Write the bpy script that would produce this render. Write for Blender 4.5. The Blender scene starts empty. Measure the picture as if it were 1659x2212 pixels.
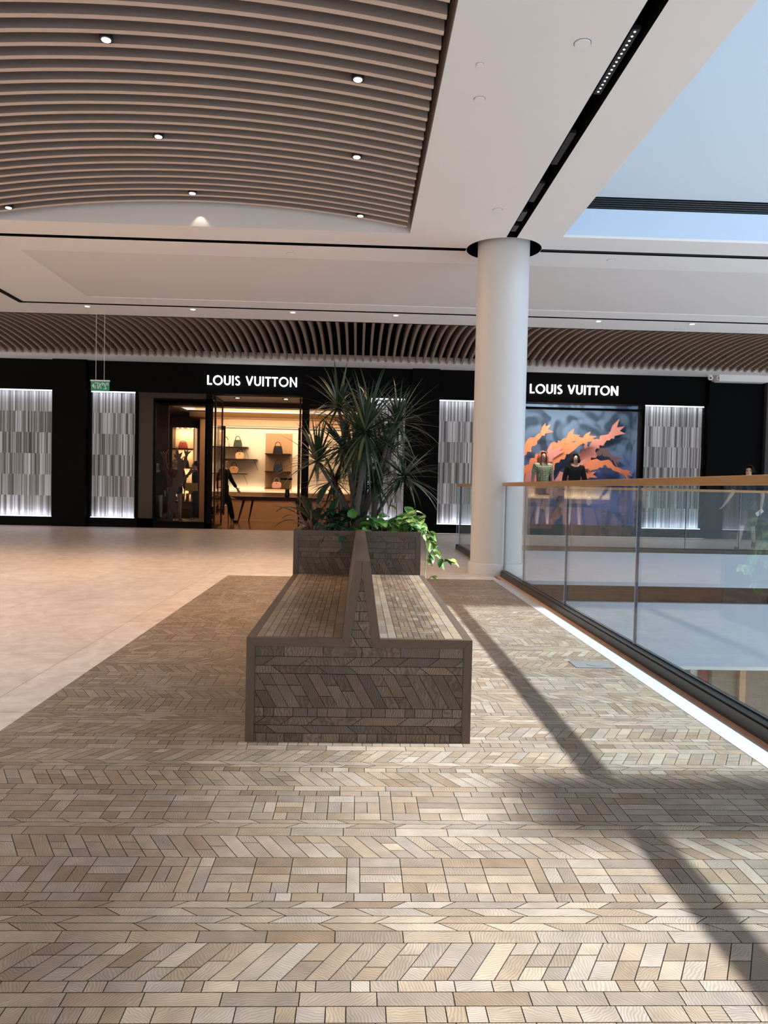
import bpy, bmesh, math, random
from mathutils import Vector, Matrix
random.seed(7)
PI = math.pi
C = bpy.context.scene.collection
S = bpy.context.scene

# ------------------------------------------------------------------ camera, world, lights, exposure
FPX = 1661.0
CAMZ = 1.08
cd = bpy.data.cameras.new('camera'); cam = bpy.data.objects.new('camera', cd); C.objects.link(cam)
cd.sensor_fit = 'VERTICAL'; cd.sensor_height = 36; cd.lens = FPX / 2212 * 36; cd.clip_end = 200; cd.clip_start = .05
R = Matrix(((0.99917103, -0.02036238, -0.035251), (-0.03457873, 0.03247394, -0.99887424), (0.0214842, 0.99926514, 0.03174291)))
cam.matrix_world = Matrix.Translation((0, 0, CAMZ)) @ R.to_4x4()
S.camera = cam
S.view_settings.view_transform = 'Standard'; S.view_settings.look = 'None'
S.view_settings.gamma = 1; S.view_settings.use_curve_mapping = False
S.view_settings.exposure = 0.75
try:
    S.cycles.max_bounces = 8; S.cycles.transparent_max_bounces = 24; S.cycles.caustics_reflective = False
    S.cycles.caustics_refractive = False; S.cycles.sample_clamp_indirect = 4
except Exception: pass
w = bpy.data.worlds.new('world'); S.world = w; w.use_nodes = True
# daylight from above, the warm light of the rest of the mall from the sides
_n = w.node_tree; _tc = _n.nodes.new('ShaderNodeTexCoord'); _sx = _n.nodes.new('ShaderNodeSeparateXYZ'); _cr = _n.nodes.new('ShaderNodeValToRGB')
_n.links.new(_tc.outputs['Generated'], _sx.inputs[0]); _n.links.new(_sx.outputs[2], _cr.inputs[0]); 
_cx = _n.nodes.new('ShaderNodeValToRGB'); _n.links.new(_sx.outputs[0], _cx.inputs[0])
_cx.color_ramp.elements[0].position = 0; _cx.color_ramp.elements[0].color = (1.0, .85, .74, 1)
_cx.color_ramp.elements[1].position = .75; _cx.color_ramp.elements[1].color = (.47, .72, 1, 1)
_mx = _n.nodes.new('ShaderNodeMix'); _mx.data_type = 'RGBA'; _n.links.new(_cr.outputs[0], _mx.inputs[0])
_n.links.new(_cx.outputs[0], _mx.inputs[6]); _mx.inputs[7].default_value = (.30, .44, .66, 1)
_n.links.new(_mx.outputs[2], _n.nodes['Background'].inputs[0])
_cr.color_ramp.elements[0].position = .25; _cr.color_ramp.elements[0].color = (0, 0, 0, 1)
_cr.color_ramp.elements[1].position = .6; _cr.color_ramp.elements[1].color = (1, 1, 1, 1)
_n.nodes['Background'].inputs[1].default_value = .95

def lamp(name, kind, loc, energy, color, aim=None, size=1, sizey=None, **k):
    d = bpy.data.lights.new(name, kind); d.energy = energy; d.color = color
    o = bpy.data.objects.new(name, d); C.objects.link(o); o.location = loc
    if kind == 'AREA':
        d.shape = 'RECTANGLE'; d.size = size; d.size_y = sizey or size
    if kind == 'SPOT':
        d.shadow_soft_size = size
    for a, b in k.items(): setattr(d, a, b)
    if aim is not None:
        o.rotation_euler = Vector(aim).to_track_quat('-Z', 'Y').to_euler()
    return o
SUNT = .79
lamp('sun', 'SUN', (8, 3, 10), 6.8, (.88, .95, 1), aim=(-SUNT, -.02, -1), angle=math.radians(1.2))
lamp('skylight_glow', 'AREA', (9.3, 3.3, 9.3), 520, (.50, .74, 1), aim=(-.25, 0, -1), size=6.0, sizey=8.0)
lamp('slot_floor_fill', 'AREA', (-4.6, 9.885, 4.145), 60, (1, .66, .42), aim=(0, 0, -1), size=9.0, sizey=.1)  # added warm strip at the dark slot, brightens the walkway floor
for lx in (-7.5, -4.6, -1.8, -.4): # walkway downlights, warm pools on the stone floor
    lamp('walkway_spot', 'SPOT', (lx, 10.6, 4.1), 75, (1, .62, .36), aim=(0, 0, -1), size=.08, spot_size=math.radians(75), spot_blend=.8)
for lx in (-9, -6.2, -3.4, -.6, 2.2, 5.0, 7.8):
    lamp('shopfront_spot', 'SPOT', (lx, 17.4, 3.9), 24, (1, .66, .44), aim=(0, .02, -1), size=.08, spot_size=math.radians(70), spot_blend=.8)
for lx, ly in ((-4.05, 7.4), (-4.05, 5.8), (-4.05, 4.2), (-6.6, 8.2), (-6.6, 5.6), (-6.6, 3.0), (-2.4, 2.6)): # unseen spots added to brighten the left floor and ceiling
    lamp('left_fill_spot', 'SPOT', (lx, ly, 4.1), 105, (1, .83, .72), aim=(0, 0, -1), size=.08, spot_size=math.radians(95), spot_blend=.9)

# ------------------------------------------------------------------ materials
def newmat(name):
    m = bpy.data.materials.new(name); m.use_nodes = True
    nt = m.node_tree; return m, nt, nt.nodes['Principled BSDF']
def mat(name, col, rough=.6, metal=0, emit=None, estr=0, noise=0, nscale=8, spec=.5, stretch=None):
    m, nt, b = newmat(name)
    b.inputs['Base Color'].default_value = (*col, 1); b.inputs['Roughness'].default_value = rough
    b.inputs['Metallic'].default_value = metal; b.inputs['Specular IOR Level'].default_value = spec
    if emit:
        b.inputs['Emission Color'].default_value = (*emit, 1); b.inputs['Emission Strength'].default_value = estr
    if noise:
        tc = nt.nodes.new('ShaderNodeTexCoord'); n = nt.nodes.new('ShaderNodeTexNoise'); r = nt.nodes.new('ShaderNodeMix')
        mp = nt.nodes.new('ShaderNodeMapping')
        if stretch: mp.inputs['Scale'].default_value = stretch
        r.data_type = 'RGBA'; n.inputs['Scale'].default_value = nscale; n.inputs['Detail'].default_value = 6; n.inputs['Roughness'].default_value = .65
        r.inputs[6].default_value = (*[c * (1 - noise) for c in col], 1); r.inputs[7].default_value = (*[min(1, c * (1 + noise)) for c in col], 1)
        nt.links.new(tc.outputs['Object'], mp.inputs[0]); nt.links.new(mp.outputs[0], n.inputs['Vector'])
        nt.links.new(n.outputs[0], r.inputs[0]); nt.links.new(r.outputs[2], b.inputs['Base Color'])
    return m
def wood_tile_mat(name, c1, c2, rough=.5, gs=1.0, grainamt=.5):
    m, nt, b = newmat(name); N = nt.nodes; L = nt.links
    at = N.new('ShaderNodeVertexColor'); at.layer_name = 'tile'
    sep = N.new('ShaderNodeSeparateColor'); L.new(at.outputs[0], sep.inputs[0])
    tc = N.new('ShaderNodeTexCoord')
    off = N.new('ShaderNodeVectorMath'); off.operation = 'MULTIPLY_ADD'
    L.new(at.outputs[0], off.inputs[0]); off.inputs[1].default_value = (9, 9, 9); L.new(tc.outputs['Object'], off.inputs[2])
    rot = N.new('ShaderNodeVectorRotate'); rot.rotation_type = 'Z_AXIS'; L.new(off.outputs[0], rot.inputs['Vector'])
    mu = N.new('ShaderNodeMath'); mu.operation = 'MULTIPLY'; L.new(sep.outputs[1], mu.inputs[0]); mu.inputs[1].default_value = 6.28
    L.new(mu.outputs[0], rot.inputs['Angle'])
    wv = N.new('ShaderNodeTexWave'); wv.wave_type = 'BANDS'; wv.bands_direction = 'X'
    wv.inputs['Scale'].default_value = 44 * gs; wv.inputs['Distortion'].default_value = 14; wv.inputs['Detail'].default_value = 2.5
    wv.inputs['Detail Scale'].default_value = .42; wv.inputs['Detail Roughness'].default_value = .6
    L.new(rot.outputs[0], wv.inputs['Vector'])
    ns = N.new('ShaderNodeTexNoise'); ns.inputs['Scale'].default_value = 14; ns.inputs['Detail'].default_value = 5; L.new(off.outputs[0], ns.inputs['Vector'])
    mx = N.new('ShaderNodeMix'); mx.data_type = 'RGBA'; L.new(sep.outputs[0], mx.inputs[0])
    mx.inputs[6].default_value = (*c1, 1); mx.inputs[7].default_value = (*c2, 1)
    hue = N.new('ShaderNodeHueSaturation'); L.new(mx.outputs[2], hue.inputs['Color'])
    sat = N.new('ShaderNodeMapRange'); sat.inputs[3].default_value = .78; sat.inputs[4].default_value = 1.15; L.new(sep.outputs[2], sat.inputs[0]); L.new(sat.outputs[0], hue.inputs['Saturation'])
    gr = N.new('ShaderNodeMapRange'); gr.inputs[3].default_value = 1 - grainamt * .55; gr.inputs[4].default_value = 1.12; L.new(wv.outputs['Fac'], gr.inputs[0])
    gn = N.new('ShaderNodeMapRange'); gn.inputs[1].default_value = .3; gn.inputs[2].default_value = .7; gn.inputs[3].default_value = .84; gn.inputs[4].default_value = 1.14; L.new(ns.outputs[0], gn.inputs[0])
    v = N.new('ShaderNodeMath'); v.operation = 'MULTIPLY'; L.new(gr.outputs[0], v.inputs[0]); L.new(gn.outputs[0], v.inputs[1]); L.new(v.outputs[0], hue.inputs['Value'])
    L.new(hue.outputs[0], b.inputs['Base Color'])
    b.inputs['Roughness'].default_value = rough
    bp = N.new('ShaderNodeBump'); bp.inputs['Strength'].default_value = .12; bp.inputs['Distance'].default_value = .002
    L.new(wv.outputs['Fac'], bp.inputs['Height']); L.new(bp.outputs[0], b.inputs['Normal'])
    return m
def glass_mat(name, tint=(.93, .97, .97), ior=1.5, base=.0, gain=1.0):
    m = bpy.data.materials.new(name); m.use_nodes = True; nt = m.node_tree; N = nt.nodes; N.clear()
    o = N.new('ShaderNodeOutputMaterial'); mx = N.new('ShaderNodeMixShader'); t = N.new('ShaderNodeBsdfTransparent'); g = N.new('ShaderNodeBsdfGlossy')
    # Schlick reflectance, the same for both sides of a pane
    F0 = ((ior - 1) / (ior + 1)) ** 2 * gain
    ge = N.new('ShaderNodeNewGeometry'); dt = N.new('ShaderNodeVectorMath'); dt.operation = 'DOT_PRODUCT'
    nt.links.new(ge.outputs['Incoming'], dt.inputs[0]); nt.links.new(ge.outputs['Normal'], dt.inputs[1])
    def mth(op, a, b=None):
        q = N.new('ShaderNodeMath'); q.operation = op
        for i, v in enumerate((a, b)):
            if v is None: continue
            if isinstance(v, (int, float)): q.inputs[i].default_value = v
            else: nt.links.new(v, q.inputs[i])
        return q.outputs[0]
    c5 = mth('POWER', mth('SUBTRACT', 1.0, mth('ABSOLUTE', dt.outputs['Value'])), 5.0)
    fac = mth('ADD', mth('MULTIPLY', c5, 1 - F0), F0)
    t.inputs[0].default_value = (*tint, 1); g.inputs['Roughness'].default_value = .01; g.inputs[0].default_value = (1, 1, 1, 1)
    nt.links.new(fac, mx.inputs[0])
    nt.links.new(t.outputs[0], mx.inputs[1]); nt.links.new(g.outputs[0], mx.inputs[2]); nt.links.new(mx.outputs[0], o.inputs[0])
    return m
def emis(name, col, s):
    return mat(name, (0, 0, 0), 1, emit=col, estr=s, spec=0)

M = {}
M['ceil'] = mat('white_plaster', (.74, .73, .72), .85, noise=.02, nscale=2)
M['pocket'] = mat('white_plaster_panel', (.66, .64, .63), .85)
M['black'] = mat('black_lacquer', (.0012, .0012, .0014), .6, spec=.08)
M['void'] = mat('void_black', (.004, .004, .005), .9, spec=.1)
M['dark'] = mat('dark_metal', (.02, .02, .022), .4, .3)
M['tile'] = wood_tile_mat('end_grain_oak', (.19, .134, .092), (.365, .292, .218), .42, grainamt=.36)
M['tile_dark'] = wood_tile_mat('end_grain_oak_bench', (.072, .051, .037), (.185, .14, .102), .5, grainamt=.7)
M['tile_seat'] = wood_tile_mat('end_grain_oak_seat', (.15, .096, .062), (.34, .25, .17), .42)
M['grout'] = mat('dark_joint', (.014, .010, .008), .8)
M['frame'] = mat('dark_oak_frame', (.088, .058, .040), .5, noise=.5, nscale=9, stretch=(14, 1.2, 14))
M['framez'] = mat('dark_oak_frame_upright', (.088, .058, .040), .5, noise=.5, nscale=9, stretch=(14, 14, 1.2))
M['framex'] = mat('dark_oak_frame_cross', (.088, .058, .040), .5, noise=.5, nscale=9, stretch=(1.2, 14, 14))
M['rail'] = mat('oak_handrail', (.42, .23, .10), .42, noise=.22, nscale=6, stretch=(12, 1, 12))
M['slat'] = mat('taupe_wood_slat_shaded', (.25, .205, .178), .6, noise=.2, nscale=5, stretch=(1, 8, 8))  # darker copy for the slat faces, their shade put into the colour
M['slatedge'] = mat('slat_edge_floor_lit', (.56, .465, .395), .55, noise=.1, nscale=5, stretch=(1, 8, 8))  # paler bottom edges, light bounced off the floor painted into the colour
M['slat2'] = mat('brown_wood_slat', (.30, .215, .165), .6, noise=.18, nscale=5, stretch=(8, 1, 8))
M['slatback'] = mat('slat_backing', (.012, .009, .008), .8)
M['column'] = mat('cream_column_paint', (.62, .615, .60), .42, noise=.03, nscale=3, stretch=(1, 1, .3))
M['shoe'] = mat('base_shoe_grey', (.055, .05, .045), .45, .4)
M['shoecap'] = mat('base_shoe_black', (.008, .01, .012), .3, .3)
M['kerb'] = mat('white_marble', (.52, .505, .49), .3, noise=.1, nscale=14)
M['copper'] = mat('copper_strip', (.72, .45, .30), .4, noise=.1, nscale=20)
M['glass'] = glass_mat('balustrade_glass', (.90, .95, .96), 1.5)
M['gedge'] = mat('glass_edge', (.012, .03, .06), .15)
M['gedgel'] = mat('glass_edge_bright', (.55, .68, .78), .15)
M['sglass'] = glass_mat('shop_glass', (.80, .78, .78), 1.45, gain=.1)
M['leafd'] = mat('dracaena_leaf', (.022, .042, .02), .42, noise=.55, nscale=7)
M['leafd2'] = mat('dracaena_leaf_edge', (.10, .115, .06), .42, noise=.3, nscale=7)
M['trunk'] = mat('grey_bark', (.10, .085, .075), .8, noise=.4, nscale=30, stretch=(1, 1, 5))
M['pothos'] = mat('pothos_leaf', (.10, .26, .055), .3, noise=.7, nscale=38)
M['pothosy'] = mat('pothos_leaf_pale', (.36, .48, .14), .3, noise=.4, nscale=38)
M['vine'] = mat('pale_stem', (.25, .33, .10), .5)
M['aglo'] = mat('aglaonema_leaf', (.045, .052, .03), .35, noise=.7, nscale=30)
M['pink'] = mat('pink_stem', (.22, .055, .06), .45)
M['lily'] = mat('peace_lily_leaf', (.02, .075, .035), .3, noise=.3, nscale=10)
M['redleaf'] = mat('cordyline_leaf', (.10, .012, .012), .4, noise=.4, nscale=10)
M['soil'] = mat('soil', (.03, .022, .017), .95, noise=.5, nscale=60)
M['skin'] = mat('skin', (.55, .33, .23), .5)
M['mskin'] = mat('mannequin_skin', (.62, .43, .34), .4)
M['navy'] = mat('navy_cloth', (.012, .014, .035), .85, spec=.12)
M['blackcloth'] = mat('black_cloth', (.006, .006, .007), .85, spec=.12)
M['hair'] = mat('dark_hair', (.012, .008, .006), .5, spec=.12)
M['hairr'] = mat('auburn_hair', (.42, .14, .055), .5, noise=.4, nscale=40, stretch=(6, 6, 1))
M['white'] = mat('white_plain', (.75, .75, .75), .5)
M['shoes'] = mat('dark_shoe', (.015, .01, .01), .4, spec=.12)
M['interior'] = mat('cream_wall', (.80, .66, .48), .7)
M['intwood'] = mat('honey_wood', (.42, .235, .11), .5, noise=.18, nscale=4, stretch=(1, 1, 12))
M['shopfloor'] = mat('shop_floor', (.22, .13, .07), .12, noise=.25, nscale=3, stretch=(1, 10, 1))
M['brownwall'] = mat('dark_brown_panel', (.045, .022, .014), .5, spec=.12)
M['metalb'] = mat('bronze_metal', (.035, .022, .014), .3, .6)
M['shelf'] = mat('dark_bronze_shelf', (.05, .03, .02), .3, .5, spec=.12)
M['table'] = mat('dark_walnut', (.035, .012, .008), .35, spec=.12)
M['coral'] = mat('coral_orange', (.78, .25, .10), .55, noise=.25, nscale=4)
M['coralp'] = mat('coral_pink', (.72, .30, .22), .55, noise=.2, nscale=4)
M['coralg'] = mat('coral_mauve', (.20, .12, .11), .55, noise=.2, nscale=4)
M['letter'] = emis('letter_white', (1, 1, 1), 1.6)
M['led'] = emis('led_white', (.85, .9, 1), 1.6)
M['bulb'] = emis('bulb', (1, .88, .7), 7)
M['warmglow'] = emis('warm_cove', (1, .70, .32), .8)
M['nicheglow'] = emis('niche_glow', (1, .80, .52), .8)

M['covermetal']=mat('brushed_cover',(.15,.145,.14),.7); M['fascia']=mat('fascia_paint_sky_tint',(.38,.43,.50),.7,noise=.05,nscale=1); M['wellblue']=mat('well_paint_sky_tint',(.50,.62,.76),.8); M['wellgrey']=mat('well_paint_grey_sky_tint',(.50,.575,.63),.8); M['lowwood']=mat('brown_wood_door',(.17,.105,.062),.5,noise=.2,nscale=4,stretch=(12,12,1)); M['stonedark']=mat('dark_plum_stone',(.035,.028,.032),.6,noise=.5,nscale=9,stretch=(1,1,5)); M['slotlamp']=emis('slot_lamp',(1,1,.95),1.2); M['led2']=emis('flat_light',(1,.85,.7),1.6); M['bstage']=mat('stage_blue',(.02,.02,.08),.3); M['signgreen']=mat('sign_green',(.0,.16,.09),.4,emit=(0,.16,.09),estr=.25); M['navyd']=mat('dark_navy_shorts',(.008,.009,.016),.85); M['darkred']=mat('dark_red_cloth',(.12,.01,.015),.8)  # well and fascia paints hold the blue cast of the daylight in their colour
# stone floor
m, nt, b = newmat('beige_marble_floor'); N = nt.nodes; L = nt.links; M['stone'] = m
tc = N.new('ShaderNodeTexCoord'); mp = N.new('ShaderNodeMapping'); L.new(tc.outputs['Object'], mp.inputs[0])
mp.inputs['Rotation'].default_value = (0, 0, PI / 2); mp.inputs['Location'].default_value = (0, 1.75, 0)
br = N.new('ShaderNodeTexBrick'); L.new(mp.outputs[0], br.inputs['Vector'])
br.inputs['Scale'].default_value = 1; br.inputs['Brick Width'].default_value = 2.4; br.inputs['Row Height'].default_value = 1.16
br.inputs['Mortar Size'].default_value = .0028; br.inputs['Mortar Smooth'].default_value = .2; br.offset = .5
br.inputs['Color1'].default_value = (1, 1, 1, 1); br.inputs['Color2'].default_value = (.95, .95, .95, 1); br.inputs['Mortar'].default_value = (.45, .38, .33, 1)
n1 = N.new('ShaderNodeTexNoise'); n1.inputs['Scale'].default_value = 5; n1.inputs['Detail'].default_value = 9; n1.inputs['Roughness'].default_value = .7; n1.inputs['Distortion'].default_value = 1.2
L.new(tc.outputs['Object'], n1.inputs['Vector'])
cr = N.new('ShaderNodeValToRGB'); L.new(n1.outputs[0], cr.inputs[0])
cr.color_ramp.elements[0].position = .3; cr.color_ramp.elements[0].color = (.55, .455, .39, 1)
cr.color_ramp.elements[1].position = .62; cr.color_ramp.elements[1].color = (.78, .70, .64, 1)
mm = N.new('ShaderNodeMix'); mm.data_type = 'RGBA'; mm.blend_type = 'MULTIPLY'; mm.inputs[0].default_value = 1
L.new(cr.outputs[0], mm.inputs[6]); L.new(br.outputs[0], mm.inputs[7]); L.new(mm.outputs[2], b.inputs['Base Color']); b.inputs['Roughness'].default_value = .34
# striped light-wall panel
def stripe_mat():
    m, nt, b = newmat('striped_screen'); N = nt.nodes; L = nt.links
    tc = N.new('ShaderNodeTexCoord'); sx = N.new('ShaderNodeSeparateXYZ'); L.new(tc.outputs['Object'], sx.inputs[0])
    def math_(op, a, bb=None):
        q = N.new('ShaderNodeMath'); q.operation = op
        for i, v in enumerate((a, bb)):
            if v is None: continue
            if isinstance(v, (int, float)): q.inputs[i].default_value = v
            else: L.new(v, q.inputs[i])
        return q.outputs[0]
    row = math_('FLOOR', math_('DIVIDE', sx.outputs[2], .502))
    def layer(dens, seed, h=.502):
        st = math_('FLOOR', math_('MULTIPLY', sx.outputs[0], dens))
        cx = N.new('ShaderNodeCombineXYZ'); L.new(math_('ADD', st, seed), cx.inputs[0]); L.new(row, cx.inputs[1])
        wn = N.new('ShaderNodeTexWhiteNoise'); wn.noise_dimensions = '2D'; L.new(cx.outputs[0], wn.inputs['Vector']); return wn.outputs['Value']
    a = layer(62, 3); c = layer(27, 50); blk = layer(2.0, 9)
    v = math_('ADD', math_('ADD', math_('MULTIPLY', a, .5), math_('MULTIPLY', c, .38)), math_('MULTIPLY', blk, .12))
    r = N.new('ShaderNodeValToRGB'); L.new(v, r.inputs[0])
    e = r.color_ramp.elements; e[0].position = .15; e[0].color = (.03, .028, .028, 1); e[1].position = .85; e[1].color = (.42, .41, .43, 1)
    z = e.new(.45); z.color = (.135, .128, .124, 1)
    L.new(r.outputs[0], b.inputs['Base Color']); b.inputs['Roughness'].default_value = .4
    # the glass screen is backlit a little over its whole height
    L.new(r.outputs[0], b.inputs['Emission Color']); b.inputs['Emission Strength'].default_value = .24
    return m
M['stripe'] = stripe_mat()
def checker_mat():
    m, nt, b = newmat('green_check_cloth'); N = nt.nodes; L = nt.links
    tc = N.new('ShaderNodeTexCoord'); mp = N.new('ShaderNodeMapping'); mp.inputs['Rotation'].default_value = (0, PI / 4, 0)
    ck = N.new('ShaderNodeTexChecker'); ck.inputs['Scale'].default_value = 34; L.new(tc.outputs['Object'], mp.inputs[0]); L.new(mp.outputs[0], ck.inputs['Vector'])
    ck.inputs['Color1'].default_value = (.72, .78, .50, 1); ck.inputs['Color2'].default_value = (.05, .16, .06, 1)
    L.new(ck.outputs[0], b.inputs['Base Color']); b.inputs['Roughness'].default_value = .7; return m
M['check'] = checker_mat()
def mural_mat():
    m, nt, b = newmat('blue_reef_mural'); N = nt.nodes; L = nt.links
    tc = N.new('ShaderNodeTexCoord')
    n = N.new('ShaderNodeTexNoise'); n.inputs['Scale'].default_value = .9; n.inputs['Detail'].default_value = 1.2; n.inputs['Distortion'].default_value = 2.6; L.new(tc.outputs['Object'], n.inputs['Vector'])
    r = N.new('ShaderNodeValToRGB'); r.color_ramp.interpolation = 'EASE'; L.new(n.outputs[0], r.inputs[0])
    e = r.color_ramp.elements; e[0].position = .40; e[0].color = (.035, .075, .12, 1); e[1].position = .58; e[1].color = (.15, .25, .36, 1)
    sx = N.new('ShaderNodeSeparateXYZ'); L.new(tc.outputs['Object'], sx.inputs[0])
    mr = N.new('ShaderNodeMapRange'); mr.inputs[1].default_value = 2.4; mr.inputs[2].default_value = .9; L.new(sx.outputs[2], mr.inputs[0])
    mx = N.new('ShaderNodeMix'); mx.data_type = 'RGBA'; mx.blend_type = 'MIX'; L.new(mr.outputs[0], mx.inputs[0])
    L.new(r.outputs[0], mx.inputs[6]); 
    r2 = N.new('ShaderNodeValToRGB'); r2.color_ramp.interpolation = 'EASE'; L.new(n.outputs[0], r2.inputs[0])
    e = r2.color_ramp.elements; e[0].position = .42; e[0].color = (.03, .05, .20, 1); e[1].position = .58; e[1].color = (.12, .17, .48, 1)
    L.new(r2.outputs[0], mx.inputs[7]); L.new(mx.outputs[2], b.inputs['Base Color']); b.inputs['Roughness'].default_value = .7; return m
M['mural'] = mural_mat()

# ------------------------------------------------------------------ mesh helpers
def link(o, parent=None):
    C.objects.link(o)
    if parent is not None: o.parent = parent
    return o
class MB:
    def __init__(s): s.v = []; s.f = []; s.mi = []; s.col = []; s.mats = []
    def mat(s, k):
        if k not in s.mats: s.mats.append(k)
        return s.mats.index(k)
    def face(s, pts, k=None, col=None):
        i = len(s.v); s.v += [tuple(p) for p in pts]; s.f.append(tuple(range(i, i + len(pts)))); s.mi.append(s.mat(k) if k else 0); s.col.append(col or (.5, .5, .5, 1)); return s
    def mesh(s, vs, fs, k=None, col=None):
        i = len(s.v); s.v += [tuple(p) for p in vs]
        for f in fs: s.f.append(tuple(i + a for a in f)); s.mi.append(s.mat(k) if k else 0); s.col.append(col or (.5, .5, .5, 1))
        return s
    def box(s, x0, x1, y0, y1, z0, z1, k=None, col=None):
        return s.mesh([(x, y, z) for z in (z0, z1) for y in (y0, y1) for x in (x0, x1)],
                      [(0, 2, 3, 1), (4, 5, 7, 6), (0, 1, 5, 4), (2, 6, 7, 3), (0, 4, 6, 2), (1, 3, 7, 5)], k, col)
    def prism(s, poly, axis, a, b, k=None):   # poly in the 2 other axes (cyclic order), extruded
        n = len(poly)
        def p(u, v, w):
            return {'x': (w, u, v), 'y': (u, w, v), 'z': (u, v, w)}[axis]
        vs = [p(u, v, a) for u, v in poly] + [p(u, v, b) for u, v in poly]
        fs = [tuple(range(n)), tuple(range(2 * n - 1, n - 1, -1))] + [(i, i + n, (i + 1) % n + n, (i + 1) % n) for i in range(n)]
        return s.mesh(vs, fs, k)
    def tube(s, pts, r, n=8, k=None, cap=True):
        pts = [Vector(p) for p in pts]; rs = r if isinstance(r, (list, tuple)) else [r] * len(pts)
        vs = []
        up = None
        for i, p in enumerate(pts):
            d = (pts[min(i + 1, len(pts) - 1)] - pts[max(i - 1, 0)]).normalized()
            if up is None:
                up = d.orthogonal().normalized()
            else:
                up = (up - d * up.dot(d))
                up = up.normalized() if up.length > 1e-6 else d.orthogonal().normalized()
            sd = d.cross(up)
            for j in range(n):
                a = 2 * PI * j / n; vs.append(p + (up * math.cos(a) + sd * math.sin(a)) * rs[i])
        fs = [(i * n + j, i * n + (j + 1) % n, (i + 1) * n + (j + 1) % n, (i + 1) * n + j) for i in range(len(pts) - 1) for j in range(n)]
        if cap: fs += [tuple(range(n - 1, -1, -1)), tuple((len(pts) - 1) * n + j for j in range(n))]
        return s.mesh(vs, fs, k)
    def lathe(s, prof, cx=0, cy=0, cz=0, n=24, k=None):
        vs = [(cx + r * math.cos(2 * PI * j / n), cy + r * math.sin(2 * PI * j / n), cz + z) for r, z in prof for j in range(n)]
        fs = [(i * n + j, i * n + (j + 1) % n, (i + 1) * n + (j + 1) % n, (i + 1) * n + j) for i in range(len(prof) - 1) for j in range(n)]
        fs += [tuple(range(n - 1, -1, -1)), tuple((len(prof) - 1) * n + j for j in range(n))]
        return s.mesh(vs, fs, k)
    def ball(s, c, rx, ry=None, rz=None, n=12, m=8, k=None):
        ry = ry or rx; rz = rz or rx
        prof = [(math.sin(PI * (i + .02) / (m + .04)), -math.cos(PI * (i + .02) / (m + .04))) for i in range(m + 1)]
        vs = [(c[0] + r * rx * math.cos(2 * PI * j / n), c[1] + r * ry * math.sin(2 * PI * j / n), c[2] + z * rz) for r, z in prof for j in range(n)]
        fs = [(i * n + j, i * n + (j + 1) % n, (i + 1) * n + (j + 1) % n, (i + 1) * n + j) for i in range(m) for j in range(n)]
        return s.mesh(vs, fs + [tuple(range(n - 1, -1, -1)), tuple(m * n + j for j in range(n))], k)
    def build(s, name, k=None, parent=None, smooth=False, bevel=0, loc=None):
        me = bpy.data.meshes.new(name)
        o0 = Vector(loc) if loc else Vector((0, 0, 0))
        me.from_pydata([tuple(Vector(v) - o0) for v in s.v], [], s.f)
        ks = s.mats if s.mats else [k]
        for q in ks: me.materials.append(M[q])
        if s.mats: me.polygons.foreach_set('material_index', s.mi)
        ca = me.color_attributes.new('tile', 'FLOAT_COLOR', 'CORNER')
        buf = []
        for p, c in zip(me.polygons, s.col): buf += list(c) * p.loop_total
        ca.data.foreach_set('color', buf)
        if smooth: me.polygons.foreach_set('use_smooth', [True] * len(me.polygons))
        me.update()
        o = bpy.data.objects.new(name, me); o.location = o0; link(o, parent)
        if bevel:
            bm = bmesh.new(); bm.from_mesh(me); bmesh.ops.remove_doubles(bm, verts=bm.verts, dist=1e-6)
            bmesh.ops.bevel(bm, geom=bm.edges[:], offset=bevel, segments=2, affect='EDGES', profile=.6); bm.to_mesh(me); bm.free()
        return o
def tag(o, label, cat, group=None):
    o['label'] = label; o['category'] = cat
    if group: o['group'] = group
    return o
def thing(name, label, cat, loc=(0, 0, 0), group=None, rz=0):
    o = bpy.data.objects.new(name, None); o.empty_display_size = .1; C.objects.link(o); o.location = loc; o.rotation_euler = (0, 0, rz)
    return tag(o, label, cat, group)
def wparent(child, root):   # child mesh is in world coordinates, keep it there
    child.parent = root; child.matrix_parent_inverse = Matrix.LocRotScale(root.location, root.rotation_euler, None).inverted(); return child
def struct(o): o['kind'] = 'structure'; return o

# ------------------------------------------------------------------ tile pattern
def clip(poly, nx, ny, d):     # keep nx*x+ny*y >= d
    out = []
    for i in range(len(poly)):
        p, q = poly[i], poly[(i + 1) % len(poly)]
        a = nx * p[0] + ny * p[1] - d; b = nx * q[0] + ny * q[1] - d
        if a >= 0: out.append(p)
        if (a >= 0) != (b >= 0):
            t = a / (a - b); out.append((p[0] + t * (q[0] - p[0]), p[1] + t * (q[1] - p[1])))
    return out
def clip_convex(poly, cpoly, inset=0):
    n = len(cpoly)
    ar = sum(cpoly[i][0] * cpoly[(i + 1) % n][1] - cpoly[(i + 1) % n][0] * cpoly[i][1] for i in range(n))
    sg = 1 if ar > 0 else -1
    for i in range(n):
        (x0, y0), (x1, y1) = cpoly[i], cpoly[(i + 1) % n]
        l = math.hypot(x1 - x0, y1 - y0)
        if l < 1e-9: continue
        nx, ny = -(y1 - y0) / l * sg, (x1 - x0) / l * sg
        poly = clip(poly, nx, ny, nx * x0 + ny * y0 + inset)
        if len(poly) < 3: return []
    return poly
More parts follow.
